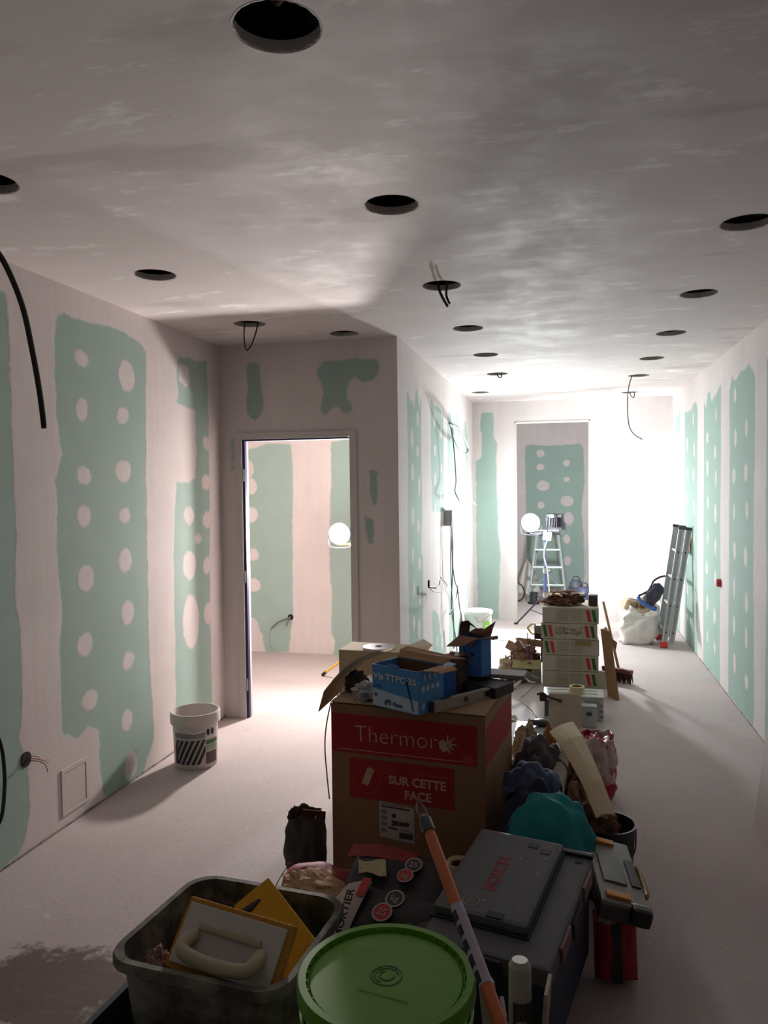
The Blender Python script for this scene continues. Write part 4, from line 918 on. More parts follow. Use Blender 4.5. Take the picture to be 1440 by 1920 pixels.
for k_ in range(3):
    b = B(); b.box((w+.0012,.04+k_*.035,.145),(.001,.014,.022)); b.obj('side_print', M_pale, t)
for k_ in range(4): b = B(); b.box((w+.0012,.03+k_*.032,.10),(.001,.022,.020)); b.obj('side_print', M_pale, t)
b = B(); b.box((w+.0012,.03,.03),(.001,.02,.026)); b.obj('side_print', M_pale, t)
b = B(); b.sheet([[(w*.35,.002,.175),(w*.62,.002,.175)],[(w*.38,-.006,.190),(w*.60,-.008,.188)]], .003); b.obj('torn_flap', M_blue, t)
b = B(); b.sheet([[(w,.03,.175),(w,.15,.175)],[(w+.06,.02,.185),(w+.07,.15,.180)],[(w+.09,.03,.178),(w+.10,.13,.176)]], .003); b.obj('side_flap', M_cardb, t)
b = B(); b.sheet([[(0,.17,.175),(w,.17,.175)],[(-.01,.20,.20),(w+.02,.20,.195)],[(-.01,.25,.205),(w+.06,.25,.190)]], .003); b.obj('back_flap', M_cardb, t)
q = Z(829,1318,THZ)
t = frame_thing('small_blue_box', 'small blue box tucked right of the open screw box', 'box', (q.x-.005,q.y+.03,THZ), (p1-p0)); b = B(); b.box((-.03,.05,.065),(.085,.08,.13),.002); b.obj('box_body', M_blued, t); b = B(); b.sheet([[(-.07,.01,.132),(.01,.01,.132)],[(-.07,.09,.15),(.012,.09,.142)]], .003); b.obj('lid', M_pale, t)
t = frame_thing('metal_tin', 'rusty brown and green tin behind the small blue box', 'tin', (Z(842,1300,THZ).x,3.36,THZ), (p1-p0)); b = B(); b.box((0,.06,.08),(.07,.07,.16),.008); b.obj('tin_body', mat('tin_rust', (104,78,64), .5, .2, var=.25, scale=8, c2=(92,96,70), mixscale=10), t); b = B(); b.box((0,.06,.164),(.072,.072,.008),.003); b.obj('lid', mat('tin_lid',(124,100,84),.5), t); b = B(); b.cyl((-.015,.05,.168),(-.015,.05,.176),.012,n=12); b.obj('cap', mat('cap_pink',(180,120,110),.5), t)
# dark case, plank and second blue carton
t = frame_thing('flat_case', 'flat dark case under the plank on the big carton', 'case', (-.50,3.42,THZ), (p1-p0)); b = B(); b.box((.12,.07,.024),(.24,.15,.046),.004); b.obj('case_body', mat('case_dark',(44,38,46),.6), t); b = B(); b.box((.12,-.007,.03),(.06,.006,.012),.002); b.obj('latch', M_dark, t)
PZ = THZ+.048
b = B(); b.at((-.35,3.535,PZ+.010),(0,0,-.10)); b.box((0,0,0),(.36,.11,.018),.003); tag(b.obj('plank', mat('plank_grey',(150,138,128),.8,var=.12,scale=5)), 'short greyish plank carrying the torn blue carton', 'board')
PZ += .0195
p0, p1 = Z(861,1262,PZ), Z(903,1270,PZ)
t, w = open_carton('blue_carton', 'tall blue carton with torn brown flaps standing on the plank', p0, p1, .075, .172, mat('carton_blue',(62,124,196),.6,var=.06), M_cardd, PZ)
b = B(); b.slab([(.03,-.0015,.172),(w-.01,-.0015,.172),(w-.03,-.0015,.150),(w*.55,-.0015,.125),(.05,-.0015,.148)],(0,.001,0)); b.obj('torn_print', mat('torn_pink',(150,112,110),.85), t)
b = B(); b.cyl((.028,-.003,.125),(.045,-.003,.04),.0016,n=6); b.obj('screw_picture', M_navy, t)
b = B(); b.box((w*.62,-.0016,.095),(.02,.001,.016)); b.obj('pictogram', M_navy, t); b = B(); b.box((w*.6,-.0016,.07),(.05,.001,.05)); b.obj('pale_panel', mat('box_mid',(88,138,196),.6), t)
for k_ in range(3): b = B(); b.box((w+.0012,.037,.06+k_*.04),(.001,.05,.006)); b.obj('side_print', M_blue, t)
b = B(); b.sheet([[(-.0,-.001,.172),(w*.5,-.001,.172),(w,-.001,.172)],[(-.012,-.035,.150),(w*.5,-.03,.156),(w*.98,-.012,.176)],[(-.03,-.055,.128),(w*.42,-.05,.138),(w*1.02,-.03,.180)]], .003); b.obj('front_flap', mat('flap_brown',(134,104,84),.9), t)
b = B(); b.sheet([[(0,.0,.172),(0,.04,.172),(0,.075,.172)],[(.004,.0,.215),(.006,.035,.232),(.01,.075,.222)],[(.012,.0,.236),(.03,.03,.240),(.05,.07,.20)]], .003); b.obj('left_flap', M_cardd, t)
b = B(); b.sheet([[(w,.0,.172),(w,.075,.172)],[(w+.03,.0,.178),(w+.04,.07,.180)],[(w+.05,.02,.172),(w+.055,.05,.172)]], .003); b.obj('right_flap', M_cardd, t)
b = B(); b.sheet([[(.0,.075,.172),(w*.5,.075,.172),(w,.075,.172)],[(.02,.10,.19),(w*.5,.10,.185),(w*1.0,.095,.21)],[(.05,.11,.195),(w*.5,.12,.187),(w*1.08,.10,.236)]], .003); b.obj('back_flap', M_cardd, t)
# spirit level
p0, p1 = Z(815,1328,THZ+.02), Z(945,1294,THZ+.02)
t = frame_thing('spirit_level', 'grey aluminium spirit level lying across the big carton', 'level', (p0.x,p0.y,THZ), (p1.x-p0.x,p1.y-p0.y,0)); L_ = (p1-p0).length
M_lv = mat('level_grey',(176,168,158),.5,.1)
b = B()
b.box((L_/2,.012,.003),(L_,.024,.006)); b.box((L_/2,.012,.041),(L_,.024,.006)); b.box((L_/2,.012,.022),(L_-.004,.010,.034)); b.obj('beam', M_lv, t)
b = B(); b.box((-.004,.012,.022),(.008,.026,.046),.002); b.obj('end_cap', M_dark, t); b = B(); b.box((L_+.004,.012,.022),(.008,.026,.046),.002); b.obj('end_cap', M_dark, t)
for k_ in (.45,.75): b = B(); b.cyl((L_*k_,.004,.022),(L_*k_,.020,.022),.012,n=16); b.obj('vial', mat('vial_dark',(60,56,50),.3), t, True)
b = B(); b.box((L_*.18,.012,.0445),(.06,.014,.002)); b.obj('grip_slot', mat('slot_dark',(58,52,50),.7), t)
# crumpled plastic and bent cardboard
c = Z(682,1305,THZ+.03); b = B(); b.at((c.x,c.y+.06,THZ)); b.blob((0,0,.032),(.12,.11,.075),.25,2.5,7,fold=.35,floor=.001); tag(b.obj('plastic_wrap', mat('wrap_pale',(176,168,158),.4,var=.1)), 'crumpled pale plastic wrapping left of the screw box', 'wrapping')
c = Z(660,1292,THZ+.03); b = B(); b.at((c.x,c.y+.08,THZ)); b.blob((0,0,.04),(.10,.09,.09),.3,2.5,9,fold=.35,floor=.001); tag(b.obj('dark_rag', mat('rag_dark',(70,56,52),.9)), 'dark crumpled rag beside pale wrapping on the big carton', 'rag')
path = [(618,1316),(628,1298),(644,1278),(662,1258),(682,1243),(704,1233),(728,1226)]
b = B(); bs = [Y(x,y,3.42) for x,y in path]; b.sheet([[p+Vector((.0,dy,(.0 if i == 0 else dz))) for i, p in enumerate(bs)] for dy, dz in ((-.16,.045),(-.06,.02),(.06,.0),(.16,-.004))], .004)
tag(b.obj('bent_cardboard', mat('cardboard_pale',(184,162,132),.88,var=.05)), 'large sheet of cardboard bent up at left of the big carton', 'cardboard')
t = thing('tall_carton', 'pale beige carton standing behind the big carton', 'box', (Y(702,1230,4.0).x,4.02,0), -.05)
zt = Y(700,1222,3.9).z
b = B(); b.box((0,0,zt/2),(.34,.22,zt),.004); b.obj('carton_body', mat('carton_pale',(196,178,144),.88,var=.04), t); b = B(); b.sheet([[(.17,-.11,zt),(.17,.11,zt)],[(.24,-.12,zt+.03),(.24,.12,zt+.03)],[(.29,-.13,zt-.01),(.29,.12,zt)]], .004); b.obj('side_flap', mat('carton_pale',(196,178,144),.88), t)
t = thing('paper_disc', 'flat roll of white tape lying on the pale carton', 'tape roll', (Y(712,1226,4.0).x,3.98,zt+.001)); b = B(); b.lathe([(.02,0),(.085,0),(.085,.012),(.02,.012),(.02,0)], 32); b.obj('roll', M_whitep, t, True); b = B(); b.lathe([(.012,0),(.0195,0),(.0195,.013),(.012,.013),(.012,0)], 24); b.obj('core', M_cardd, t, True)

# ---- mortar tub with floats
def rr_ring(b, w, d, r, z, n=6, c=(0,0)):
    pts = []
    for cx, cy, a0 in ((w/2-r,d/2-r,0),(-w/2+r,d/2-r,90),(-w/2+r,-d/2+r,180),(w/2-r,-d/2+r,270)):
        for i in range(n+1): a = math.radians(a0+90*i/n); pts.append(b.V((c[0]+cx+r*math.cos(a), c[1]+cy+r*math.sin(a), z)))
    return pts
def tub(name, label, loc, rz, w, d, h, m, z0w=.82):
    t = thing(name, label, 'tub', loc, rz); b = B(); k = z0w
    outer = [(k*w,k*d,.06,0),(k*w+.01,k*d+.01,.07,.012),(w-.05,d-.05,.08,h*.86),(w-.045,d-.045,.08,h*.87),(w,d,.09,h*.885),(w,d,.09,h-.008),(w-.008,d-.008,.09,h)]
    inner = [(w-.045,d-.045,.08,h),(w-.058,d-.058,.08,h*.87),(k*w+.0,k*d+.0,.06,.018)]
    rs = [rr_ring(b,*q) for q in outer+inner]
    for a, c in zip(rs, rs[1:]): b.bridge(a, c)
    b.F(rs[0][::-1]); b.F(rs[-1]); b.obj('tub_body', m, t, True); return t
M_tub = mat('mortar_tub', (70,68,64), .65, var=.2, c2=(134,130,116), mixscale=7, mixat=.46, mixw=.18, bump=.2)
M_tubi = mat('tub_blue', (34,44,58), .6, var=.15)
tub('wash_tub', 'dark blue plastic tub underneath the mortar tub', (-1.00,2.02,0), -.08, .64, .50, .20, M_tubi)
TB = Vector((-.945,2.055,.195)); tw = tub('mortar_tub', 'plaster-stained dark mortar tub holding floats and a sponge', TB, -.10, .55, .50, .235, M_tub)
b = B(); b.slab([(.06,-.2478,.10),(.10,-.2478,.12),(.115,-.2478,.10),(.09,-.2478,.085),(.07,-.2478,.075)],(0,.002,0)); b.obj('plaster_splash', mat('splash',(150,140,136),.9), tw)
# sponge float leaning on the front rim
c = Vector((-.905,1.932,.450))
t = frame_thing('sponge_float', 'white sponge float with beige handle and orange sponge rim in the tub', 'float', c, (1,-.17,-.05), Vector((.05,-.76,.64)))
b = B(); b.box((0,0,-.018),(.345,.185,.030),.006); b.obj('sponge', mat('sponge_orange',(196,140,62),.95,var=.12,scale=60,bump=.5), t)
b = B(); b.box((0,0,.002),(.315,.155,.010),.003); b.obj('plate', mat('plate_white',(214,206,204),.5,var=.04), t)
b = B(); b.tube([(-.105,.0,.006),(-.112,-.022,.035),(-.095,-.050,.052),(.0,-.060,.058),(.095,-.050,.052),(.112,-.022,.035),(.105,.0,.006)], .019, 12, 5); b.obj('handle', mat('handle_beige',(186,176,148),.55,var=.05), t, 'all')
b = B(); b.box((0,.024,.012),(.20,.02,.014),.006); b.obj('handle_foot', mat('handle_beige',(186,176,148),.55), t)
# yellow sponge float
c = Vector((-.825,2.12,.385))
t = frame_thing('yellow_float', 'thick yellow sponge block sticking out of the tub', 'sponge', c, (.66,-.48,-.28), Vector((-.15,-.45,.85)))
b = B(); b.box((0,0,0),(.32,.13,.060),.006); b.obj('sponge', mat('sponge_yellow',(206,160,44),.95,var=.10,scale=70,bump=.5), t); b = B(); b.box((0,0,-.036),(.31,.12,.014),.003); b.obj('backing_plate', mat('plate_dark',(66,52,44),.7), t)
# brush with dark red blade
t = frame_thing('plasterer_trowel', 'dark red trowel with black handle lying in the tub', 'trowel', (-.98,2.11,.36), (.55,.60,.35), Vector((-.3,-.5,.8)))
b = B(); b.box((-.02,-.06,-.008),(.24,.10,.005),.001); b.obj('blade', mat('blade_red',(70,26,26),.5), t); b = B(); b.tube([(-.11,0,.012),(-.03,0,.034),(.06,0,.036),(.14,0,.03)], .017, 10, 5); b.obj('handle', M_black, t, 'all'); b = B(); b.cyl((.14,0,.03),(.165,0,.03),.018,n=12); b.obj('ferrule', M_alu, t, True)
b = B(); b.tube([(.16,0,.032),(.22,.02,.05),(.26,.03,.055)], .0015, 5, 3); b.obj('bent_wire', M_wire, t, 'all')
b = B(); b.at((-1.12,1.925,.37)); b.blob((0,0,0),(.07,.09,.09),.3,2.6,15,fold=.3); tag(b.obj('dirty_rag', mat('rag_pink',(150,120,112),.9,c2=(150,50,46),mixscale=16,mixat=.56)), 'small dirty rag wedged at left corner of mortar tub', 'rag')

# ---- green bucket
gb = Vector((-.388,1.632,0)); t = thing('green_bucket', 'bright green plastic bucket closed with a green lid', 'bucket', gb)
M_gr = mat('lid_green', (96,160,26), .45, var=.05, c2=(108,168,60), mixscale=7, mixat=.52, mixw=.25); M_gb = mat('bucket_green', (136,200,64), .45, var=.04)
b = B(); b.lathe([(.001,0),(.155,0),(.160,.008),(.180,.565),(.186,.57),(.186,.60)], 56); b.obj('body', M_gb, t, True)
b = B(); b.lathe([(.001,.622),(.168,.622),(.171,.618),(.175,.618),(.178,.632),(.194,.632),(.198,.627),(.198,.598),(.192,.594),(.187,.594)], 72); ld = b.obj('lid', M_gr, t, True)
b = B(); b.lathe([(.1875,.552),(.193,.552),(.193,.562),(.1875,.562)], 56); b.obj('ring', M_gb, t, True)
for k_ in range(36):
    a = 2*math.pi*k_/36; b = B(); b.box((.1765*math.cos(a),.1765*math.sin(a),.6245),(.006,.003,.012),0,rot=(0,0,a)); b.obj('lid_rib', M_gr, ld)
M_sw = mat('lid_mark',(66,104,58),.5)
for r_, a0, a1 in ((.036,0,6.28),(.028,.4,4.4),(.018,2,6.6)):
    b = B(); b.sheet([[(r*math.cos(a0+(a1-a0)*i/30),r*math.sin(a0+(a1-a0)*i/30)+.005,.6235) for i in range(31)] for r in (r_-.0035,r_)], .001); b.obj('embossed_swirl', M_sw, ld)
rnd = random.Random(8); M_lm = mat('lid_print',(128,164,96),.6); b = B()
for k_ in range(26):
    x = -.05+k_*.0045; b.box((x,-.052-.0008*k_,.6235),(rnd.uniform(.0012,.0035),rnd.uniform(.004,.009),.0008))
tag(b.obj('worn_print', M_lm, ld), kind='stuff')
# ---- orange pole resting on the bucket rim
q = Z(893,1800,.655); d = (Z(783,1500,.84)-q); d.normalize(); tip = q+d*((Z(790,1525,.83)-q).length); foot = q-d*(q.z/d.z)*1.0; foot.z = .012
t = frame_thing('orange_pole', 'orange pole with black hanging cap leaning across the green bucket', 'pole', foot, (tip-foot), (0,0,1)); L_ = (tip-foot).length
b = B(); b.cyl((0,0,0),(L_-.035,0,0),.0150,n=20); b.obj('shaft', mat('pole_orange',(206,110,62),.5,var=.05), t, True)
b = B(); b.cyl((L_-.055,0,0),(L_-.01,0,0),.0185,.0175,n=20); b.cyl((L_-.01,0,0),(L_+.004,0,0),.0175,.009,n=20); cp = b.obj('end_cap', mat('cap_slate',(44,54,70),.4), t, True)
b = B(); b.tube([(L_,-.010,0),(L_+.03,-.012,.0),(L_+.055,.0,0),(L_+.03,.012,.0),(L_,.010,0)], .0022, 6, 5); b.obj('hanging_loop', mat('loop_grey',(120,110,120),.3), cp, 'all')
lq = (Z(868,1745,.69)-foot).dot((tip-foot).normalized()); b = B(); M_st = mat('sticker_white',(190,182,204),.5); 
def sleeve(x0, x1, a0, a1, m, nm, r=.0155, par=None):
    b = B(); b.sheet([[(x, r*math.cos(a0+(a1-a0)*i/8), r*math.sin(a0+(a1-a0)*i/8)) for i in range(9)] for x in (x0,x1)], .0006); return b.obj(nm, m, par or t)
st = sleeve(lq-.13, lq+.07, -.9, 2.6, M_st, 'price_sticker')
for k_ in range(5): sleeve(lq-.125+k_*.038, lq-.125+k_*.038+.026, -.6+.2*(k_ % 2), .9, mat('sticker_print',(46,34,66),.6), 'sticker_print', .0161, st)

# ---- mortar sacks between tub and carton
def pillow_sack(name, label, origin, ex, up, w, d, h, m, seed, group=None):
    t = frame_thing(name, label, 'sack', origin, ex, up)
    if group: t['group'] = group
    b = B(); nx, ny = 18, 12; tops, bots = [], []
    for s_, lst in ((1,tops),(-1,bots)):
        for j in range(ny+1):
            row = []
            for i in range(nx+1):
                u, v = -1+2*i/nx, -1+2*j/ny; e = max(0,(1-abs(u)**5)*(1-abs(v)**5))**.5
                z = s_*h/2*e*(1+.25*noise.noise(Vector((u*1.6+seed,v*1.6,s_*2)))+.08*noise.noise(Vector((u*5,v*5+seed,1))))
                row.append((u*w/2*(1+.02*noise.noise(Vector((v*3,seed,0)))), v*d/2, z))
            lst.append([b.V(p) for p in row])
    for g in (tops, bots):
        for j in range(ny):
            for i in range(nx): b.F([g[j][i],g[j][i+1],g[j+1][i+1],g[j+1][i]])
    bmesh.ops.remove_doubles(b.bm, verts=b.bm.verts[:], dist=1e-4)
    b.obj('sack_body', m, t, 'all'); return t
M_mb = mat('sack_black',(40,36,40),.6,var=.2,bump=.15); M_mw = mat('sack_white',(172,160,152),.65,var=.1); M_mr = mat('sack_red',(140,34,40),.65,var=.1)
def ring_print(t, x, y, z, r, m_fill, txt, rot=(0,0,0)):
    b = B(); b.lathe([(r*.84,z),(r,z),(r,z+.0015),(r*.84,z+.0015),(r*.84,z)], 28, (x,y,0)); b.obj('ring_print', M_mw, t)
    b = B(); b.lathe([(.001,z+.0005),(r*.83,z+.0005),(r*.83,z-.002)], 28, (x,y,0)); dsc = b.obj('disc_print', m_fill, t)
    text(txt, r*1.0, M_mw, dsc, (x,y-r*.35,z+.002), (0,0,0), 'lettering', .0003, 'CENTER')
M_dr = mat('disc_red',(186,48,52),.6); M_dk = mat('disc_dark',(64,56,58),.6)
s1 = pillow_sack('mortar_sack', 'black and white mortar sack with red disc beside the tub', (-.570,2.395,.24), (.97,-.20,0), Vector((.0,-.42,.90)), .40, .30, .17, M_mb, 1, 'mortar sacks')
b = B(); b.sheet([[(-.19,-.14+.28*j/6,.035+.045*math.sin(math.pi*j/6)) for j in range(7)],[(-.12,-.13+.26*j/6,.082+.012*math.sin(math.pi*j/6)) for j in range(7)],[(-.085,-.13+.26*j/6,.0885+.010*math.sin(math.pi*j/6)) for j in range(7)]], .002); wp_ = b.obj('white_panel', M_mw, s1)
text('MORTIER', .036, M_mb, wp_, (-.098,-.10,.100), (.0,-.35,math.pi/2), 'lettering', .0008)
b = B(); b.sheet([[(-.115,.06+.07*j/3,.100) for j in range(4)],[(-.085,.06+.07*j/3,.101) for j in range(4)]], .002); b.obj('red_panel', M_dr, wp_)
ring_print(s1, .0, .02, .102, .034, M_dr, '25'); ring_print(s1, .02, .08, .097, .032, M_dk, 'kg')
s2 = pillow_sack('mortar_sack', 'second dark mortar sack with two discs against the big carton', (-.59,2.69,.23), (.98,-.12,0), Vector((.0,-.35,.93)), .42, .30, .17, M_mb, 2, 'mortar sacks')
ring_print(s2, .055, .05, .100, .032, M_dk, '25'); ring_print(s2, .040, -.005, .104, .030, M_dr, 'kg')
b = B(); b.sheet([[(-.21+.26*i/6,.06+.06*j/2,.078+.018*math.sin(math.pi*i/6)) for i in range(7)] for j in range(3)], .002); b.obj('red_panel', M_mr, s2)
s3 = pillow_sack('mortar_sack', 'flattened red mortar sack partly under crumpled paper', (-.885,2.72,.14), (.99,.05,0), (0,-.15,.98), .36, .30, .22, M_mr, 3, 'mortar sacks')
b = B(); b.sheet([[(-.10+.14*i/4,-.09+.10*j/2,.118+.004*math.sin(i+j)) for i in range(5)] for j in range(3)], .002); b.obj('black_panel', M_mb, s3)
s4 = pillow_sack('cement_sack', 'grey cement sack with white curl mark beside the toolcase', (-.445,2.30,.24), (.98,-.1,0), Vector((.1,-.5,.86)), .13, .24, .13, mat('sack_grey',(86,80,76),.7,var=.15,c2=(60,56,58),mixscale=8), 6, 'mortar sacks')
b = B(); b.sheet([[(.0+r*math.cos(a*.35+1.5),-.01+r*.8*math.sin(a*.35+1.5),.0775) for a in range(13)] for r in (.018,.024)], .002); b.obj('curl_mark', M_mw, s4)
b = B(); b.at((-.86,2.60,.262)); b.blob((0,0,0),(.28,.15,.075),.25,2.2,21,fold=.25,floor=-.03,rot=(0,.12,-.3)); tag(b.obj('crumpled_paper', mat('paper_tan',(184,150,118),.9,var=.08)), 'crumpled tan paper lying over the mortar sacks', 'paper')
b = B(); b.at((-.68,2.66,.335),(.15,.1,.3)); b.sheet([[(-.05+.1*i/4,-.04+.08*j/3,.008*math.sin(i*1.4+j)) for i in range(5)] for j in range(4)], .002); tag(b.obj('paper_slip', mat('slip_cream',(190,176,140),.85)), 'cream paper slip lying on the second mortar sack', 'paper')
# ---- paper sack left of the carton
ts = open_sack('paper_sack', 'open dark paper sack with brown inside left of the big carton', (-1.10,3.14,0), .17, .15, .30, mat('sack_dark',(70,66,62),.8,var=.2,c2=(150,140,120),mixscale=6,mixat=.58), 7.3, amp=.12)
b = B(); b.box((.03,.02,.235),(.10,.006,.14),.001,rot=(.1,.1,.2)); b.obj('brown_liner', mat('liner_brown',(104,54,34),.85), ts)
b = B(); b.blob((-.01,-.015,.20),(.09,.08,.10),.3,2.5,4,fold=.3); b.obj('paper_wad', M_paper, ts)
# roll standing between carton and case
t = thing('paper_roll', 'short beige roll standing between the carton and the toolcase', 'roll', (-.36,2.62,0)); b = B(); b.lathe([(.030,0),(.046,0),(.046,.40),(.040,.41),(.030,.40),(.030,0)], 26); b.obj('roll', M_paper, t, True); b = B(); b.lathe([(.024,.01),(.0295,.01),(.0295,.398),(.024,.398),(.024,.01)], 26); b.obj('core', M_cardd, t, True)

# ---- tool case
TL, TR, BR = Z(905,1566,.43), Z(1112,1608,.43), Z(1078,1835,.36)
ex = (TR-TL).normalized(); up = ex.cross(TR-BR).normalized(); ey = up.cross(ex); W_ = (TR-TL).length; L_ = (TR-BR).dot(ey)
t = frame_thing('tool_case', 'dark grey power tool case with red lettering and round logo', 'tool case', TL-ey*L_, ex, up)
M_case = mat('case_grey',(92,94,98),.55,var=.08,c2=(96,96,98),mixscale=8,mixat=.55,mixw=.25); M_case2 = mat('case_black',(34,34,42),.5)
b = B(); b.box((W_/2,L_/2,-.205),(W_-.02,L_-.02,.29),.015,taper=.96); b.obj('case_body', mat('case_body',(44,52,72),.55,var=.1), t)
b = B(); b.box((W_/2,L_/2,-.030),(W_,L_,.060),.012); ld = b.obj('lid', M_case, t)
b = B(); b.box((W_*.38,L_*.585,.016),(W_*.76,L_*.81,.040),.016); rp = b.obj('raised_panel', M_case, t)
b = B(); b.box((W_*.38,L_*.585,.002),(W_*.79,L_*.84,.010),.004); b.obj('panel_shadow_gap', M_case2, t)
b = B(); b.box((W_/2,L_-.004,.004),(W_*1.01,.022,.016),.004); b.obj('hinge_bar', M_case2, t)
for x, y in ((.52,.90),(.64,.86)): b = B(); b.box((W_*x,L_*y,.036),(.035,.026,.004),.001); b.obj('recess', M_case2, rp)
b = B(); b.box((W_*.50,L_*.22,.036),(.05,.03,.004),.001); b.obj('recess', M_case2, rp)
b = B(); b.box((W_*.90,L_*.93,.001),(.022,.02,.004),.001); b.obj('recess', M_case2, ld)
text('BOSCH', .058, mat('brand_red',(150,36,46),.6), rp, (W_*.40,L_*.40,.0365), (0,0,math.pi/2), 'lettering', .0012)
M_lg = mat('logo_grey',(150,148,148),.6)
b = B(); b.lathe([(.025,.0362),(.028,.0362),(.028,.0372),(.025,.0372),(.025,.0362)], 32, (W_*.27,L_*.285,0)); b.obj('logo_ring', M_lg, rp)
b = B()
for s_ in (-1,1): b.box((W_*.27+s_*.009,L_*.285,.0368),(.003,.030,.001)); 
b.box((W_*.27,L_*.285,.0368),(.018,.003,.001)); b.obj('logo_anchor', M_lg, rp)
for y in (.80,.28): b = B(); b.box((W_+.004,L_*y,-.03),(.012,.11,.05),.004); lt = b.obj('latch', mat('latch_pink',(120,86,90),.5), t)
b = B(); b.box((W_+.004,L_*.53,-.05),(.016,.12,.05),.006); b.obj('carry_handle', M_case2, t)
rnd = random.Random(4)
for k_ in range(14):
    x, y = rnd.uniform(.05,.72), rnd.uniform(.25,.93); b = B(); b.lathe([(.001,.0366),(rnd.uniform(.0015,.0035),.0366),(.001,.0374)], 7, (W_*x,L_*y,0)); b.obj('paint_drop', M_whitep, rp)
b = B(); b.box((W_/2,-.006,-.03),(.12,.016,.05),.006); b.obj('front_latch', M_case2, t)
# sealant tube and offcuts in front of the case
t = frame_thing('sealant_tube', 'white sealant tube with dark label standing before the toolcase', 'tube', (-.115,1.935,0), Vector((.0,.06,1)), Vector((0,-1,0)))
b = B(); b.cyl((0,0,0),(.48,0,0),.029,n=26); b.cyl((.48,0,0),(.495,0,0),.029,.020,n=26); b.obj('tube_body', mat('tube_white',(190,180,172),.5), t, True)
def cyl_lab(x0,x1,a0,a1,r,m,nm,par): b = B(); b.sheet([[(x,r*math.cos(a0+(a1-a0)*i/10),r*math.sin(a0+(a1-a0)*i/10)) for i in range(11)] for x in (x0,x1)], .0006); return b.obj(nm,m,par)
lb_ = cyl_lab(.10,.40,1.0,3.0,.0297,mat('label_olive',(66,66,52),.6),'label',t); bc = cyl_lab(.275,.355,1.35,2.2,.0303,M_mw,'barcode_patch',lb_)
for k_ in range(8): cyl_lab(.282+k_*.009,.286+k_*.009,1.5,2.05,.0309,M_blk,'bar',bc)
b = B(); b.box((-.185,1.98,.225),(.012,.10,.45),.002,rot=(.0,-.10,.5)); tag(b.obj('board_offcut', M_mw), 'narrow pale board offcut standing left of the sealant tube', 'board', 'offcuts before the toolcase')
b = B(); b.box((-.165,1.88,.215),(.010,.07,.43),.002,rot=(.05,.06,.2)); tag(b.obj('board_offcut', mat('offcut_grey',(160,148,146),.8)), 'thin grey board offcut between bucket and sealant tube', 'board', 'offcuts before the toolcase')
b = B(); b.box((-.060,1.95,.225),(.010,.09,.45),.002,rot=(.0,.07,-.1)); tag(b.obj('board_offcut', mat('offcut_warm',(176,160,140),.8)), 'cream board offcut standing right of the sealant tube', 'board', 'offcuts before the toolcase')
t = thing('low_crate', 'dark navy crate on floor before the toolcase', 'crate', (.03,1.97,0), -.15); b = B(); b.box((0,0,.10),(.15,.14,.20),.008,taper=.94); b.obj('crate_body', mat('crate_navy',(34,36,58),.6), t); b = B(); b.box((0,0,.205),(.16,.15,.014),.004); b.obj('crate_rim', M_case2, t)
# ---- small parts organiser, red sack
O0, O1, O2, O3 = Y(1093,1600,2.98), Z(1170,1562,.34), Z(1215,1690,.30), Z(1135,1715,.26)
cen = (Z(1093,1597,.34)+O1+O2+O3)/4; exo = (O2-O1).normalized(); upo = Vector((.25,-.25,.93))
t = frame_thing('parts_organiser', 'grey parts organiser with orange latches tilted on the red sack', 'tool box', cen, exo, upo)
M_org = mat('organiser_grey',(128,122,118),.4,var=.06); M_orl = mat('latch_orange',(206,132,30),.5); LO, WO = (O2-O1).length*.96, .165
b = B(); b.box((0,0,-.03),(LO,WO,.05),.008); b.obj('base', mat('organiser_dark',(70,66,68),.5), t)
b = B(); b.box((0,0,.002),(LO*.98,WO*.98,.018),.006); ld = b.obj('lid', M_org, t)
b = B(); b.box((-.0,-.015,.014),(LO*.42,WO*.5,.008),.003); b.obj('window', mat('organiser_clear',(104,98,98),.25), ld)
b = B(); b.box((-.0,WO*.36,.0135),(LO*.40,WO*.20,.006),.002); b.obj('handle_gap', M_black, ld)
b = B(); b.tube([(-LO*.20,WO*.5,-.01),(-LO*.18,WO*.62,-.01),(LO*.18,WO*.62,-.01),(LO*.20,WO*.5,-.01)], .010, 8, 3); b.obj('handle', mat('handle_amber',(150,112,40),.5), t, 'all')
for x in (-.42,.40): b = B(); b.box((LO*x,-.02,.016),(.030,WO*.5,.012),.003); b.obj('latch', M_orl, t)
b = B(); b.box((LO*.5,WO*.32,-.01),(.05,.07,.06),.014); b.obj('corner_bumper', M_black, t)
t = pillow_sack('plaster_sack', 'red plaster sack with black stripe standing on floor at right edge of pile', (.165,2.725,.118), (.98,.15,0), Vector((.18,-.97,.16)), .145, .225, .12, mat('sack_bright_red',(158,32,40),.6,var=.1,bump=.15), 9)
b = B(); b.sheet([[(-.022+.002*i,-.10+.19*j/6,.059+.010*math.sin(math.pi*j/6)) for j in range(7)] for i in (0,16)], .002); b.obj('black_stripe', M_mb, t)
for k_ in range(8): b = B(); b.box((.042,-.045+k_*.014,.0535),(.034,.003,.001),0,rot=(0,.35,.25)); b.obj('text_line', mat('sack_red_dark',(104,20,30),.6), t)
b = B(); b.sheet([[(-.06+.12*i/5,.085+.025*j,.035+.02*math.sin(i)) for i in range(6)] for j in range(2)], .003); b.obj('torn_rim', M_mw, t)
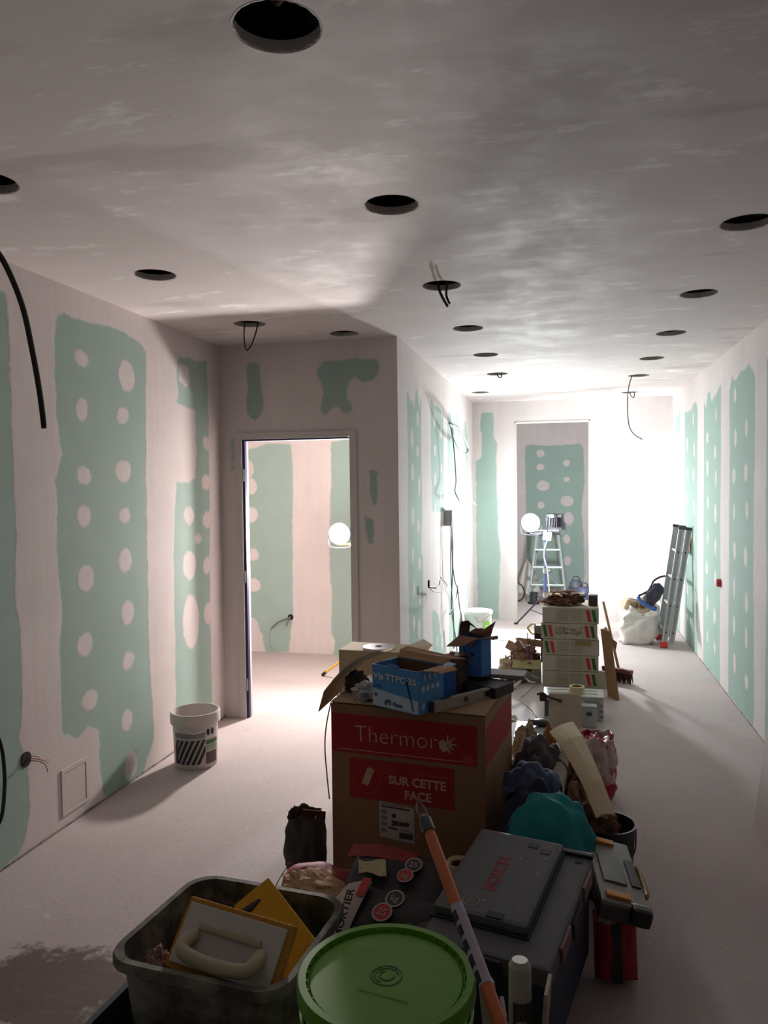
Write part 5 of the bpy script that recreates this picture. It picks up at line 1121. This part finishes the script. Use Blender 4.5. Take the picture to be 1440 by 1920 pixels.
# ---- black bucket with brown paper
bb = Vector((.165,3.30,0)); t, bd = bucket('black_bucket', 'black bucket stuffed with brown paper at right of the pile', bb, .095, .118, .30, mat('bucket_black',(40,34,44),.55))
b = B(); b.blob((-.03,-.02,.27),(.17,.16,.16),.3,2.4,31,fold=.4); b.obj('brown_paper', M_cardd, t)
b = B(); b.tube([(-.118,0,.28),(-.10,-.07,.20),(.0,-.125,.17),(.10,-.07,.20),(.118,0,.28)], .0035, 6, 5); b.obj('handle', M_dark, t, 'all')
t = thing('bottle', 'clear bottle with green cap between clothes and brown paper', 'bottle', (.035,3.27,.18), rot=(.25,-.1,0))
b = B(); b.lathe([(.001,0),(.030,0),(.033,.01),(.033,.12),(.026,.15),(.013,.165),(.013,.178)], 22); b.obj('bottle_body', mat('bottle_clear',(140,140,110),.2,trans=.4), t, True); b = B(); b.lathe([(.001,.203),(.019,.203),(.021,.200),(.021,.178),(.013,.178)], 20); b.obj('cap', mat('cap_green',(44,104,58),.45), t, True)
# ---- clothes
def cloth(name, label, c, d, m, seed, amp=.16, fold=.42, floor=0, rot=(0,0,0), freq=1.7):
    b = B(); b.at((c[0],c[1],floor)); b.blob((0,0,c[2]-floor),d,amp,freq,seed,5,floor=.002,fold=fold,rot=rot); return tag(b.obj(name, m, None, 'all'), label, 'clothing')
cloth('dark_jacket', 'navy and charcoal work jacket heaped beside the big carton', (-.095,3.07,.24), (.34,.38,.52), mat('cloth_navy',(40,38,58),.9,var=.2,scale=5,c2=(62,52,58),mixscale=4,mixat=.5,mixw=.2,bump=.4), 2, .09, .22)
def draped(name, label, c, w, d, fall, m, seed, rz=0):
    """a cloth thrown over a heap: rounded top, edges hanging, soft folds"""
    b = B(); b.at(c, (0,0,rz)); n = 26; rows = []
    for j in range(n+1):
        row = []
        for i in range(n+1):
            u, v = -1+2*i/n, -1+2*j/n; r = math.hypot(u, v); q = Vector((u*1.5+seed, v*1.5, seed))
            z = -fall*(max(0, r-.25))**1.6*(1+.35*noise.noise(q)) + .035*noise.noise(q*1.3) + .022*(abs(noise.noise(Vector((u*2.6+v*1.2+seed, v*1.0, 2))))-.2)*2
            sh = 1-.16*max(0, r-.6)
            row.append((u*w/2*sh+.02*noise.noise(q*1.1+Vector((9,0,0))), v*d/2*sh+.02*noise.noise(q*1.1+Vector((0,9,0))), z))
        rows.append(row)
    b.sheet(rows, .004); return tag(b.obj(name, m, None, 'all'), label, 'clothing')
draped('blue_cloth', 'small faded blue garment on top of the dark jacket', (-.13,3.20,.545), .26, .24, .10, mat('cloth_blue',(70,82,112),.9,var=.15,scale=6), 5)
draped('teal_shirt', 'teal cloth draped over the dark jacket behind the toolcase', (-.06,2.98,.505), .34, .30, .22, mat('cloth_teal',(34,132,138),.9,var=.12,scale=7), 13, .2)
cloth('grey_jacket', 'grey quilted jacket lying between carton and paper rolls', (-.115,3.62,.26), (.28,.38,.52), mat('cloth_grey',(92,84,90),.9,var=.15,scale=5,c2=(60,48,58),mixscale=4,mixat=.52,bump=.4), 17, .12, .26)
cloth('hand_towel', 'beige rag hanging against the right side of big carton', (-.195,4.00,.24), (.14,.22,.48), mat('cloth_beige',(150,134,112),.9,var=.12,bump=.3), 23)
# ---- rolls, strip, papers
p0, p1 = Z(1056,1392,.46), Z(1041,1482,.40)
t = frame_thing('white_roll', 'long white paper roll leaning across the clothes', 'roll', p1-(p0-p1)*.35-Vector((0,0,.02)), (p0-p1)); L_ = (p0-p1).length*1.40
b = B(); b.cyl((0,0,0),(L_,0,0),.036,n=26,cap=False); b.cyl((L_,0,0),(0,0,0),.031,n=26,cap=False); b.obj('roll', mat('roll_white',(206,196,176),.8,var=.04), t, True)
b = B(); b.cyl((.01,0,0),(L_-.012,0,0),.0305,n=22); b.obj('core', M_cardd, t, True)
pa = [(1030,1374,.53),(1048,1396,.52),(1066,1425,.50),(1092,1472,.47),(1118,1535,.42)]; pb = [(1074,1355,.53),(1092,1382,.52),(1106,1412,.50),(1130,1468,.47),(1153,1530,.42)]
rows = []
for k_ in range(5):
    rows.append([Z(*[(pa[i][j]*(1-k_/4)+pb[i][j]*k_/4) for j in range(3)])+Vector((0,0,.010*math.sin(math.pi*k_/4))) for i in range(5)])
b = B(); b.sheet(rows, .006); tag(b.obj('foam_strip', mat('strip_beige',(188,172,140),.85,var=.05)), 'long beige cardboard strip lying over the waste at right of clothes', 'cardboard')
for i, (c, d, l_, m) in enumerate((((.06,3.66,.19),(.18,.36,.40),'crumpled brown paper under the beige strip',mat('paper_rust',(150,108,72),.9,var=.15)),((-.04,4.02,.20),(.22,.24,.42),'rust brown crumpled paper behind the white roll',mat('paper_ochre',(146,104,58),.9,var=.15)),((.06,3.42,.20),(.16,.20,.40),'pale crumpled packaging with red print near green cap',mat('paper_pack',(170,138,110),.9,c2=(160,60,50),mixscale=9,mixat=.6)))):
    b = B(); b.at((c[0],c[1],0)); b.blob((0,0,c[2]),d,.3,2.5,40+i,4,floor=.002,fold=.5); tag(b.obj('crumpled_paper', m), l_, 'paper')
# red and white plastic sack
ts = open_sack('plastic_sack', 'red and white crumpled plastic sack at right behind the beige strip', (.165,4.32,0), .20, .24, .34, mat('sack_redwhite',(196,180,176),.45,var=.1,scale=6,c2=(176,34,62),mixscale=3.2,mixat=.50,mixw=.03), 3.7, amp=.16, cat='bag')
b = B(); b.blob((0,0,.25),(.15,.18,.16),.3,2.2,8,fold=.4); b.obj('plastic_wad', mat('wad_red',(176,44,66),.45,c2=(206,196,192),mixscale=8,mixat=.5,mixw=.04), ts, 'all')
t = thing('beige_scrap', 'rounded beige card scrap on floor right of the big carton', 'cardboard', (Z(955,1350).x,Z(955,1350).y,.001), .3); b = B(); b.sheet([[(-.06+.12*i/5,-.04+.10*j/4,.006+.008*math.sin(i+j*.7)) for i in range(6)] for j in range(5)], .004); b.obj('card', mat('card_taupe',(150,134,116),.9), t)
